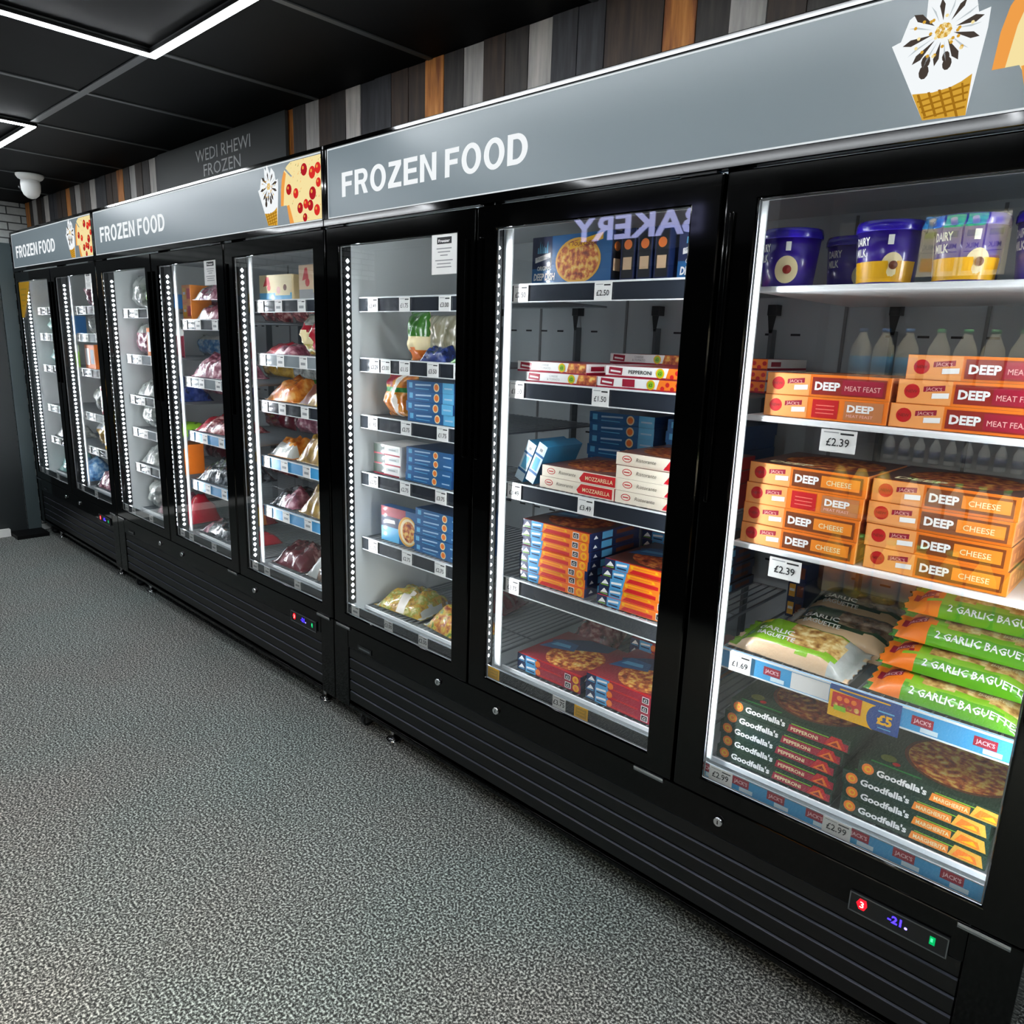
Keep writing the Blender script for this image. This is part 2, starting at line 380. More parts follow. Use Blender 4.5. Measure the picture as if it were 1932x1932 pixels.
def cone_picture(par, x, z, y):
    """ice cream cone print; outline measured on the near sign"""
    q = MB(); F = Fr((x, y, z), (1, 0, 0), (0, 0, 1))
    def P(px, py): p = at(px, py, 0); return (p.x - 1.743, p.z - 1.816)
    body = [(1738,226),(1820,216),(1863,49),(1869,10),(1846,20),(1842,-14),(1815,-30),(1800,-2),(1778,-40),(1766,-8),(1752,-22),(1746,38),(1726,27),(1715,36),(1698,78),(1681,87)]
    q.pl(F, [P(*a) for a in body], SWHITE, 1)
    cx, cy = P(1779, 56)
    for a, r0, r1, wd in ((10,.018,.058,.35),(55,.016,.05,.3),(100,.016,.05,.3),(145,.018,.060,.35),(190,.016,.062,.3),(225,.016,.060,.32),(262,.016,.052,.3),(300,.016,.056,.35),(340,.016,.058,.3)):
        A = math.radians(a); a1 = A - wd * .35; a2 = A + wd * .35
        q.pl(F, [(cx + r0*math.cos(A), cy + r0*math.sin(A)), (cx + r1*.8*math.cos(a1), cy + r1*.8*math.sin(a1)), (cx + r1*math.cos(A), cy + r1*math.sin(A)), (cx + r1*.8*math.cos(a2), cy + r1*.8*math.sin(a2))], SBRN, 2)
        A += .35; q.pl(F, [(cx + r0*math.cos(A), cy + r0*math.sin(A)), (cx + r1*.7*math.cos(A-.07), cy + r1*.7*math.sin(A-.07)), (cx + r1*.95*math.cos(A), cy + r1*.95*math.sin(A))], SGREY, 3)
    rn = random.Random(3)
    for k in range(34):
        a = rn.uniform(0, 6.28); r = rn.uniform(0, .05) ** 1.0
        q.disc(F, cx + r*math.cos(a), cy + r*.8*math.sin(a), .0028, SGOLD if k % 3 else SCHE, 4, 6)
    for k in range(12): q.disc(F, cx + .009*math.cos(k*.52), cy + .008*math.sin(k*.52), .004, SCHE if k % 2 else SGOLD, 5, 6)
    for (px, py, r) in ((1741,135,.011),(1745,115,.010),(1785,118,.010),(1783,105,.008)): q.disc(F, *P(px, py), r*.7, SBRN, 3, 10, r)
    waf = [(1738,226),(1820,216),(1833,137),(1812,152),(1791,163),(1758,173),(1719,177)]
    q.pl(F, [P(*a) for a in waf], SGOLD, 2)
    for k in range(5):
        x0 = 1728 + 20 * k; q.pl(F, [P(x0, 178-5*k), P(x0+5, 177-5*k), P(x0+18, 218), P(x0+13, 219)] if x0 < 1805 else [P(1812,155), P(1816,154), P(1818,190), P(1815,190)], SGOLD2, 3)
    for k in range(4): q.pl(F, [P(1728+4*k, 190+10*k), P(1729+4*k, 193+10*k), P(1828-3*k, 160+14*k), P(1828-3*k, 156+14*k)], SGOLD2, 3)
    return add('ice_cream_picture', q, par)
def pizza_picture(par, x, z, y):
    q = MB(); F = Fr((x, y, z), (1, 0, 0), (0, 0, 1)); XRT = at(606, 287, 0).x
    def P(px, py): p = at(px, py, 0); return (p.x - XRT, p.z - 1.816)
    q.pl(F, [(-.262,.062),(-.258,.115),(-.25,.15),(-.235,.175),(-.215,.190),(-.19,.2),(0,.2),(0,0),(-.2,0),(-.215,.045),(-.225,.062)], SCHE, 1)
    q.pl(F, [(-.262,.062),(-.258,.115),(-.25,.15),(-.235,.175),(-.222,.165),(-.236,.12),(-.244,.062)], SCRU, 2)
    q.pl(F, [(-.205,.0),(-.222,.06),(-.206,.062),(-.178,.0)], SCRU, 2)
    q.pl(F, [(-.235,.182),(-.228,.186),(-.196,.163),(-.180,.152),(-.190,.151)], SIGNM, 3)
    for i, (a, b_, r) in enumerate(((-.105,.165,.02),(-.055,.15,.02),(-.205,.112,.018),(-.16,.095,.017),(-.055,.085,.021),(-.02,.16,.018),(-.135,.045,.018),(-.098,.055,.016),(-.07,.048,.018),(-.03,.03,.018),(-.105,.012,.014),(-.018,.115,.015))):
        q.disc(F, a, b_, r, SPEP if i % 2 else SPEP2, 3, 14)
        q.disc(F, a - r*.25, b_ + r*.3, r*.3, SCRU, 4, 8)
    rn = random.Random(5)
    for k in range(60):
        a = rn.uniform(-.2, -.004); b_ = rn.uniform(.004, .194); s_ = rn.uniform(.002, .006)
        q.pl(F, [(a, b_), (a + s_, b_ + s_*.4), (a + s_*1.2, b_ + s_*1.6)], SHRB if k % 3 == 0 else SCRU, 2)
    return add('pizza_picture', q, par)

def freezer(X0, W, n, bays, label):
    T = empty('display_freezer', (X0, 0, 0)); tag(T, label, 'freezer', None)
    bw = W / n
    # carcass
    q = MB()
    q.box(.001, .03, .05, .735, .075, 2.03, BLK); q.box(W-.03, W-.001, .05, .735, .075, 2.03, BLK)
    q.box(.03, W-.03, .712, .735, .075, 2.03, BLKM); q.box(.03, W-.03, .05, .712, 1.80, 2.03, BLKM); q.box(.03, W-.03, .05, .712, .36, .41, BLKM)
    q.box(.03, W-.03, .30, .70, .075, .36, BLKP)
    add('carcass', q, T)
    # liner
    q = MB(); a, b_ = .032, W - .032
    q.poly([(a,.70,.412),(b_,.70,.412),(b_,.70,1.798),(a,.70,1.798)], LINER)
    q.poly([(a,.05,.412),(a,.70,.412),(a,.70,1.798),(a,.05,1.798)], LINW); q.poly([(b_,.70,.412),(b_,.05,.412),(b_,.05,1.798),(b_,.70,1.798)], LINW)
    q.poly([(a,.05,.411),(b_,.05,.411),(b_,.70,.411),(a,.70,.411)], LINER); q.poly([(a,.70,1.797),(b_,.70,1.797),(b_,.05,1.797),(a,.05,1.797)], LINER)
    for i in range(n):
        for k in range(7):          # air slots in the back panel
            for zz in (1.477, 1.12, .80):
                x = i*bw + .13 + k*.078; q.box(x, x+.028, .6988, .70, zz-.003, zz+.003, DKP)
        for dx in (.02, .36):
            q.box(i*bw+dx-.004 if i*bw+dx > a+.01 else a+.002, i*bw+dx+.004, .696, .70, .42, 1.79, GASK)
    add('liner', q, T)
    # uprights with hook heads
    for i in range(n):
        for dx in (.155, .55):
            x = i*bw + dx; q = MB(); q.box(x-.005, x+.005, .668, .699, .43, 1.49, UPR); q.poly([(x-.013,.668,1.53),(x-.005,.668,1.48),(x+.005,.668,1.48),(x+.013,.668,1.53)], DKP)
            q.box(x-.013, x+.013, .663, .699, 1.53, 1.56, DKP); add('shelf_upright', q, T)
    # lower front
    q = MB(); q.box(0, .09, 0, .05, .075, .398, BLK); q.box(W-.088, W, 0, .05, .075, .398, BLK); q.box(.09, W-.088, 0, .05, .315, .398, BLK); q.box(.09, W-.088, 0, .05, .075, .092, BLK)
    q.box(.09, W-.088, .035, .05, .092, .315, BLKP)
    add('front_panel', q, T, bevel=.003)
    q = MB()
    for k in range(5):
        z1 = .312 - k * .0435; z0 = z1 - .0345
        x0, x1 = .093, W - .091
        q.box(x0, x1, .004, .007, z0, z1, LOUV); q.poly([(x0,.0035,z1-.0005),(x1,.0035,z1-.0005),(x1,.009,z1+.0022),(x0,.009,z1+.0022)], M('louver_lip_highlight', '#4a4e58', .25))  # lip colour lightened to paint a highlight line along each slat
    add('louver_grille', q, T)
    q = MB(); q.box(.155, .235, -.003, -.0002, .327, .345, DKP); F = Fr((.155,-.003,.327),(1,0,0),(0,0,1)); q.rect(F, .008,.006,.072,.012, STEEL, 1); add('badge', q, T)
    # control panel
    q = MB(); cx = W - .296; q.box(cx, cx+.182, -.005, -.0002, .309, .353, DKP)
    for a in ((0,.182,0,.0022),(0,.182,.0418,.044),(0,.0022,0,.044),(.1798,.182,0,.044)): q.box(cx+a[0], cx+a[1], -.0068, -.005, .309+a[2], .309+a[3], STEEL)
    cp = add('control_panel', q, T)
    F = Fr((cx, -.0052, .309), (1, 0, 0), (0, 0, 1))
    q = MB(); q.pl(F, [(.020,.012),(.030,.012),(.035,.024),(.032,.036),(.020,.036),(.014,.024)], EM('lamp_red', '#ff1220', 3.0), 1); q.text(F, .021, .017, .014, '3', EM('lamp_red_hot', '#ff8a80', 5.0), 3, bold=.02); add('red_lamp', q, cp)
    q = MB(); q.text(F, .074, .018, .016, '-21', EM('lamp_blue', '#3020ff', 7.0), 1, bold=.03); q.disc(F, .108, .020, .003, EM('lamp_blue2', '#8a7dff', 4.0), 1, 8); add('temperature_display', q, cp)
    q = MB(); q.rect(F, .150, .014, .160, .032, EM('lamp_green', '#08b060', 1.2), 1); q.rect(F, .152, .020, .156, .028, EM('lamp_green_hot', '#50ffa0', 1.5), 2); add('green_switch', q, cp)
    # feet
    for fx in (.30, W-.135):
        q = MB(); q.cyl((fx,.045,0), (fx,.045,.014), .025, 18, CHR); q.cyl((fx,.045,.014), (fx,.045,.020), .022, 18, CHR, r2=.014); q.cyl((fx,.045,.020), (fx,.045,.074), .011, 12, CHR); add('foot', q, T)
    for fx in (.135,):
        q = MB(); q.cyl((fx-.010,.050,.025), (fx+.010,.050,.025), .0245, 18, DKP); q.cyl((fx-.012,.050,.025), (fx+.012,.050,.025), .009, 12, STEEL); q.box(fx-.017, fx-.013, .032, .068, .018, .074, STEEL); q.box(fx+.013, fx+.017, .032, .068, .018, .074, STEEL); add('caster', q, T)
    for fx in (.10, W-.12):
        q = MB(); q.cyl((fx,.62,0), (fx,.62,.078), .02, 10, DKP); add('foot', q, T)
    # sign box
    q = MB(); q.box(0, W, .012, .05, 1.79, 2.034, BLK); q.box(0, W, 0, .012, 2.021, 2.034, BLK); q.box(0, W, -.004, .012, 1.784, 1.807, BLK); q.box(0, .014, 0, .012, 1.807, 2.021, BLK); q.box(W-.014, W, 0, .012, 1.807, 2.021, BLK)
    q.box(0, W, .05, .10, 2.0302, 2.034, BLK)
    sb = add('sign_box', q, T, bevel=.003)
    q = MB(); q.box(.014, W-.014, .006, .0118, 1.808, 2.0205, SIGNM); add('sign_panel', q, sb)
    q = MB(); y = .0055
    for a in ((.014, W-.014, 2.0165, 2.0205), (.014, W-.014, 1.808, 1.8125), (.014, .0175, 1.8125, 2.0165), (W-.0175, W-.014, 1.8125, 2.0165)): q.poly([(a[0],y,a[2]),(a[1],y,a[2]),(a[1],y,a[3]),(a[0],y,a[3])], SEDGE)
    add('sign_border', q, sb)
    F = Fr((0, .0055, 0), (1, 0, 0), (0, 0, 1))
    q = MB(); sans(q, F, .095, 1.868, .073, 'FROZEN', SWHITE, .463); sans(q, F, .592, 1.868, .073, 'FOOD', SWHITE, .311); add('lettering', q, sb)
    cone_picture(sb, W - .438, 1.816, .0055); pizza_picture(sb, W - .0185, 1.8135, .0055)
    # mullions and LED strips
    for i in range(n + 1):
        x = i * bw
        if 0 < i < n: q = MB(); q.box(x-.022, x+.022, .046, .088, .412, 1.797, BLK); add('mullion', q, T, bevel=.003)
        for s in (1, -1):
            if (i == 0 and s < 0) or (i == n and s > 0): continue
            xs = x + s * (.0225 if 0 < i < n else .0325)
            q = MB()
            if s > 0:
                q.box(xs, xs+.004, .050, .076, .455, 1.74, DKP)
                if 0 < i < n: q.box(xs+.004, xs+.030, .089, .094, .445, 1.745, PROF)
                z = .48
                while z < 1.70:
                    q.poly([(xs+.0045,.062,z-.0075),(xs+.0045,.0685,z),(xs+.0045,.062,z+.0075),(xs+.0045,.0555,z)], DOTM); z += .0245
            else:
                q.box(xs-.010, xs, .050, .070, .455, 1.74, PROF)
                q.poly([(xs-.0105,.054,.46),(xs-.0105,.066,.46),(xs-.0105,.066,1.735),(xs-.0105,.054,1.735)], BARC if X0 == XC and i == 3 else BARM)
            add('led_strip', q, T)
    # doors, locks, shelves
    for i, B in enumerate(bays):
        x0 = i * bw; hl = (i == 0)            # first door hinges left, the others right
        D = MB(); o = [(x0+.004,.398),(x0+bw-.004,.398),(x0+bw-.004,1.779),(x0+.004,1.779)]; h = [(x0+.075,.444),(x0+bw-.077,.444),(x0+bw-.077,1.72),(x0+.075,1.72)]
        nb = len(D.v)
        h2 = [(x0+.048,.408),(x0+bw-.050,.408),(x0+bw-.050,1.76),(x0+.048,1.76)]
        for ring, yy in ((o, 0), (h, 0), (h, .009), (h2, .0145), (h2, .040), (o, .040)): D.v += [(a, yy, c) for a, c in ring]
        for r_ in range(6):
            for k in range(4):
                k2 = (k + 1) % 4; r2 = (r_ + 1) % 6
                D.f.append((nb+r_*4+k, nb+r_*4+k2, nb+r2*4+k2, nb+r2*4+k)); D.m.append(D.sl(BLK)); D.smooth.append(False)
        dr = add('door', D, T, bevel=.004)
        q = MB(); q.box(x0+.0745, x0+bw-.0765, .0045, .0085, .4435, 1.7205, GLASS); add('glass_pane', q, dr)
        q = MB()
        for a in ((.075,.078,.444,1.72),(bw-.080,bw-.077,.444,1.72),(.078,bw-.080,.444,.4455),(.078,bw-.080,1.717,1.72)): q.box(x0+a[0], x0+a[1], .0088, .0120, a[2], a[3], GASK)
        add('glass_spacer', q, dr)
        hx = x0 + (bw - .030 if hl else .024)
        q = MB(); q.box(hx-.005, hx+.005, -.008, -.0005, 1.10, 1.70, BLK); add('handle', q, dr, bevel=.0025)
        q = MB(); ex = x0 + (.022 if hl else bw - .022); dx = .085 if hl else -.085
        a, c = sorted((ex, ex + dx)); q.box(a, c, -.004, .02, .3855, .3965, STEEL); q.box(a, c, -.0045, .0, .3905, .3965, CHR); add('hinge', q, dr)
        q = MB(); a, c = sorted((ex, ex + dx)); q.box(a, c, .0, .02, 1.7795, 1.7835, DKP); add('hinge', q, dr)
        lx = x0 + (bw - .131 if hl else .131)
        q = MB(); q.cyl((lx,-.008,.357), (lx,-.0002,.357), .010, 18, CHR, r2=.0125); q.box(lx-.0015, lx+.0015, -.0085, -.008, .352, .362, DKP); add('lock', q, T)
        # sill price strip
        blue = B.get('blue'); q = MB(); q.box(x0+.052, x0+bw-.054, .0165, .019, .441, .4775, BLUE if blue else STRIP)
        q.box(x0+.052, x0+bw-.054, .0158, .0195, .4765, .4785, STRIPC)
        if blue:
            F = Fr((x0, .0165, .441), (1, 0, 0), (0, 0, 1)); k = 0
            for sx in (.060, .145, .228, .315, .405, .49, .575): jacks(q, F, sx, .015)
        ss = add('sill_strip', q, dr)
        for (tx, st, ye) in B.get('sill', ()): price_tag(dr, tx, .4775, .0160, st, w=.058 if blue else .046, h=.0345, big=.0145, yellow=ye)
        for j, (z, kind, tags) in enumerate(B['shelves']):
            q = MB(); a, c = x0 + .036, x0 + bw - .036
            if kind == 'solid':
                q.box(a, c, .118, .66, z-.014, z-.001, SHW)
            else:
                q.box(a, c, .116, .122, z-.012, z-.001, SHW); q.box(a, c, .654, .66, z-.008, z-.002, WIRE); q.box(a, c, .35, .355, z-.010, z-.006, WIRE)
                for k in range(28):
                    xx = a + .004 + k * (c - a - .008) / 27; q.box(xx-.0015, xx+.0015, .122, .654, z-.0045, z-.0015, WIRE)
                q.box(a, a+.004, .122, .654, z-.008, z-.002, WIRE); q.box(c-.004, c, .122, .654, z-.008, z-.002, WIRE)
            sh = add('shelf', q, T, bevel=.004 if kind == 'solid' else 0)
            if kind in ('strip', 'blue', 'clear'):
                q = MB(); q.box(a, c, .108, .1155, z-.047, z+.001, {'strip': STRIP, 'blue': BLUE, 'clear': STRIPC}[kind])
                q.box(a, c, .1062, .108, z-.0475, z-.0445, STRIPE); q.box(a, c, .1062, .108, z-.0020, z+.0025, STRIPE)
                if kind == 'blue' and B.get('blue'):
                    F = Fr((x0, .108, z-.047), (1, 0, 0), (0, 0, 1))
                    for sx in (.15, .345, .465, .575): jacks(q, F, sx, .016)
                    q.rect(F, .215, .004, .30, .043, PAPER, 1)
                add('price_strip', q, sh)
            for (tx, st) in tags:
                price_tag(sh, tx, z-.001 if kind != 'solid' else z-.015, .1055, st, w=.054 if kind != 'solid' else .072, h=.046, big=.0165 if kind == 'solid' else .014)
    return T
def jacks(q, F, u, v):
    q.rect(F, u, v, u+.040, v+.020, CRIM, 1); q.text(F, u+.020, v+.006, .0085, "JACK'S", M('pink_text', '#f0c0c8', .5), 2, al='c', wid=.032, bold=.02)
    q.rect(F, u+.018, v-.011, u+.050, v-.001, M('pale_label', '#cfe6f0', .5), 1)

S = lambda z, kind='strip', tags=(): (z, kind, tags)
BW = W3 / 3
def tg(px0, i, lst):     # price tags by the photo's pixel column on the shelf front
    return tuple((at(px, py, .106).x - i, st) for px, py, st in lst)
bC = [
 dict(shelves=[S(1.563,'strip',((.092,'£3.49'),(.262,'£1.75'),(.458,'£3.00'))), S(1.359,'strip',((.098,'£3.29'),(.160,'£3.00'),(.262,'£1.15'),(.405,'£3.50'),(.53,'£2.00'))), S(1.160,'strip',((.085,'£1.95'),(.27,'£2.75'),(.455,'£1.75'))), S(.953,'strip',((.085,'£2.75'),(.265,'£2.75'),(.45,'£3.75'))), S(.708,'strip',((.080,'£2.75'),(.275,'£2.75'),(.45,'£2.75'))), S(.437,'wire')],
      sill=((.095,None,False),(.29,'£3.00',False),(.475,'£2.00',False))),
 dict(shelves=[S(1.586,'strip',((.775,'£2.50'),(1.057,'£2.50'))), S(1.321,'strip',((.772,'£1.50'),(1.068,'£1.50'))), S(1.026,'strip',((.775,'£3.49'),(1.040,'£3.49'))), S(.733,'strip',((.780,'£3.75'),)), S(.437,'wire')],
      sill=((.803,'',True),(1.058,'£3.75',False),(1.135,'',True))),
 dict(blue=True, shelves=[S(1.565,'solid'), S(1.290,'solid',((1.668,'£2.39'),)), S(.996,'solid',((1.590,'£2.39'),)), S(.731,'blue',((1.520,'£1.69'),)), S(.437,'wire')],
      sill=((1.541,'£2.99',False),(1.806,'£2.99',False))),
]
def far(i, zs, kinds=None):
    return dict(shelves=[S(z, (kinds or {}).get(k, 'clear' if k % 2 else 'strip'), ((i*BW+.055, None), (i*BW+.20, None), (i*BW+.37, None), (i*BW+.53, None))) for k, z in enumerate(zs)] + [S(.437, 'wire')],
                sill=((i*BW+.09, None, False), (i*BW+.19, None, False), (i*BW+.43, None, False)))
bB = [far(0, (1.54,1.30,1.08,.90,.70)), far(1, (1.487,1.218,.955,.71), {2:'blue',3:'blue'}), far(2, (1.564,1.351,1.158,.922,.704), {3:'blue',4:'blue'})]
bA = [far(0, (1.56,1.39,1.18,.91,.687)), far(1, (1.56,1.40,1.19,.92,.705))]
for B_ in bA: pass
fa = freezer(XA, W2, 2, [dict(shelves=[(z, k, tuple((t[0] * 1.03, t[1]) for t in tg_)) for z, k, tg_ in d['shelves']], sill=d['sill']) for d in bA], 'farthest black two-door upright freezer with glass doors, beside the charcoal wall')
fb = freezer(XB, W3, 3, bB, 'middle black three-door upright freezer below the WEDI RHEWI board')
fc = freezer(XC, W3, 3, bC, 'nearest black three-door upright freezer with pizzas behind glass doors')
# notices stuck on the door glass
def notice(fr, X0, i, px0, py0, px1, py1):
    a = at(px0, py0, .003); c = at(px1, py1, .003); x0, x1, z1, z0 = a.x - X0, c.x - X0, a.z, c.z
    dr = [o for o in fr.children if o.name.split('.')[0] == 'door'][i]
    q = MB(); q.box(x0, x1, .003, .0042, z0, z1, PAPER); F = Fr((x0, .003, z0), (1, 0, 0), (0, 0, 1)); W_ = x1 - x0; H_ = z1 - z0
    q.rect(F, W_*.22, H_*.72, W_*.80, H_*.88, INK, 1); q.text(F, W_*.5, H_*.76, H_*.07, 'Freezer', WHITE, 2, al='c', wid=W_*.46, bold=.03)
    for k, wd in enumerate((.6, .5, .3)): q.rect(F, W_*(.5-wd/2), H_*(.60-.08*k), W_*(.5+wd/2), H_*(.625-.08*k), GREYT, 1)
    for k, wd in enumerate((.7, .55, .6)): q.rect(F, W_*(.5-wd/2), H_*(.32-.08*k), W_*(.5+wd/2), H_*(.345-.08*k), GREYT, 1)
    add('notice', q, dr)
notice(fc, XC, 0, 815, 440, 861, 516); notice(fb, XB, 1, 384, 489, 410, 537); notice(fa, XA, 1, 159, 512, 173, 545)
dr = [o for o in fa.children if o.name.split('.')[0] == 'door'][0]
q = MB(); F = Fr((.078, .0035, 1.49), (1, 0, 0), (0, 0, 1)); q.pl(F, [(0, 0), (.04, 0), (.20, .15), (.24, .225), (0, .225)], YEL, 1)
for k in range(4): q.rect(F, .03, .07+.035*k, .08+.03*k, .08+.035*k, M('yellow_dark', '#c79a10', .4), 2)
add('sticker', q, dr)

# ------------------------------------------------------------------ products
def put(name, me, x, y, z, rz, label, cat, group=None, ry=0, rx=0):
    o = bpy.data.objects.new(name, me); COL.objects.link(o); o.location = (x, y, z); o.rotation_euler = (rx, ry, rz); return tag(o, label, cat, group)
CACHE = {}
def cached(f):
    def g(*a, **k):
        key = (f.__name__, a, tuple(sorted(k.items())))
        if key not in CACHE: CACHE[key] = f(*a, **k)
        return CACHE[key]
    return g
def carton(w_, d_, h_, ma, side=None, top=None):
    q = MB(); a = w_/2
    q.poly([(-a,0,0),(a,0,0),(a,0,h_),(-a,0,h_)], ma); q.poly([(a,d_,0),(-a,d_,0),(-a,d_,h_),(a,d_,h_)], side or ma)
    q.poly([(a,0,0),(a,d_,0),(a,d_,h_),(a,0,h_)], side or ma); q.poly([(-a,d_,0),(-a,0,0),(-a,0,h_),(-a,d_,h_)], side or ma)
    q.poly([(-a,0,h_),(a,0,h_),(a,d_,h_),(-a,d_,h_)], top or ma); q.poly([(-a,d_,0),(a,d_,0),(a,0,0),(-a,0,0)], side or ma)
    return q, Fr((-a,0,0),(1,0,0),(0,0,1)), Fr((-a,0,h_),(1,0,0),(0,1,0)), Fr((a,0,0),(0,1,0),(0,0,1)), Fr((-a,d_,0),(0,-1,0),(0,0,1))
PINK = M('pink_ink', '#f2b9b0', .5); OLIVE = M('olive', '#6d7330', .5)
@cached
def deep_box(var):
    W_, D_, H_ = .256, .255, .0465
    q, F, T, R, L = carton(W_, D_, H_, ORG2, MARD if 0 else PEACH, M('deep_top', '#5b3426', .4, coat=.4))
    q.rect(F, .001, .001, .095, H_-.001, PEACH, 1)
    q.disc(F, .026, H_*.52, .014, RED, 2); q.text(F, .026, H_*.46, .006, 'NEW', MAR, 3, al='c', wid=.02, bold=.02)
    q.pl(F, [(.046,.024),(.083,.028),(.083,.038),(.046,.034)], CRIM, 2); q.text(F, .064, .027, .0065, "JACK'S", PINK, 3, al='c', wid=.028)
    q.pl(F, [(.062,.012),(.091,.014),(.091,.024),(.062,.022)], WHITE, 3)
    if var == 'red':
        q.rect(F, .106, .004, .160, .042, RED, 2)
        for k in range(3): q.rect(F, .114, .013+.008*k, .152, .015+.008*k, M('pale_red', '#f07060', .5), 3)
        q.rect(F, .172, .004, .248, .042, M('tan', '#c07848', .4, coat=.3), 2); q.text(F, .178, .021, .014, 'DEEP', WHITE, 3, wid=.052, bold=.04); q.text(F, .178, .010, .006, 'MEAT FEAST', PINK, 3, wid=.052)
    else:
        q.rect(F, .100, .005, .248, .041, MAR if var == 'meat' else MARD, 2)
        q.text(F, .106, .015, .0165, 'DEEP', WHITE, 3, wid=.052, bold=.04)
        if var == 'meat': q.rect(F, .162, .008, .243, .038, CRIM, 3); q.text(F, .168, .016, .0105, 'MEAT FEAST', PINK, 4, wid=.07)
        else: q.rect(F, .163, .011, .243, .036, ORG, 3); q.text(F, .174, .017, .011, 'CHEESE', CREAM, 4, wid=.052, bold=.01)
    q.disc(T, W_*.55, D_*.5, .105, PIZZAD, 1, 32); q.text(T, .03, .03, .03, 'DEEP', CREAM, 3, bold=.03)
    q.rect(R, .012, .006, D_-.012, H_-.006, M('deep_side', '#c27846', .5), 1)
    for k in range(6): q.rect(R, .03+.03*k, .014, .05+.03*k, .030, PEACH, 2)
    q.rect(L, .012, .006, D_-.012, H_-.006, M('deep_side', '#c27846', .5), 1)
    return q.mesh('deep_box')
@cached
def dark_box(var):
    W_, D_, H_ = .282, .28, .0325
    q, F, T, R, L = carton(W_, D_, H_, DGREEN, DGREEN, M('box_green', '#173524', .35, coat=.4))
    q.disc(F, .020, H_*.52, .0125, ORG2, 1); q.disc(F, .020, H_*.52, .0075, YEL, 2); q.disc(F, .021, H_*.52, .004, ORG2, 3)
    q.text(F, .038, .010, .0145, "Goodfella's", WHITE, 2, wid=.098, bold=.035, slant=.05)
    q.rect(F, .150, .0225, .235, .0245, LIME, 1)
    if var == 'pep':
        q.pl(F, [(.142,.003),(.146,.021),(.278,.021),(.278,.003)], CRIM, 1); q.text(F, .150, .0075, .0085, 'PEPPERONI', CREAM, 2, wid=.062, bold=.02)
        q.pl(F, [(.226,.004),(.275,.004),(.262,.029),(.240,.029)], RED, 2); q.pl(F, [(.232,.006),(.266,.006),(.254,.024)], ORG2, 3); q.pl(F, [(.240,.009),(.258,.008),(.252,.018)], MAR, 4)
    else:
        q.pl(F, [(.142,.003),(.146,.021),(.215,.021),(.215,.003)], ORG, 1); q.text(F, .150, .0075, .0085, 'MARGHERITA', CREAM, 2, wid=.062, bold=.02)
        q.pl(F, [(.215,.003),(.278,.003),(.272,.028),(.225,.030)], GOLD, 2); q.pl(F, [(.222,.006),(.268,.005),(.262,.020),(.232,.024)], ORG2, 3); q.pl(F, [(.232,.009),(.262,.009),(.254,.018)], YEL, 4)
    q.disc(T, W_*.60, D_*.48, .112, BROWN, 1, 40); q.disc(T, W_*.60, D_*.48, .104, PIZZAD if var == 'pep' else PIZZA, 2, 40)
    q.text(T, .045, D_-.045, .028, "Goodfella's", M('muted_white', '#8f9a90', .5), 3, wid=.21, bold=.03)
    q.disc(T, .045, .05, .016, OLIVE, 2); q.disc(T, .065, .035, .008, RED, 2); q.rect(T, .02, .012, .12, .018, GREEN, 2)
    return q.mesh('dark_box')
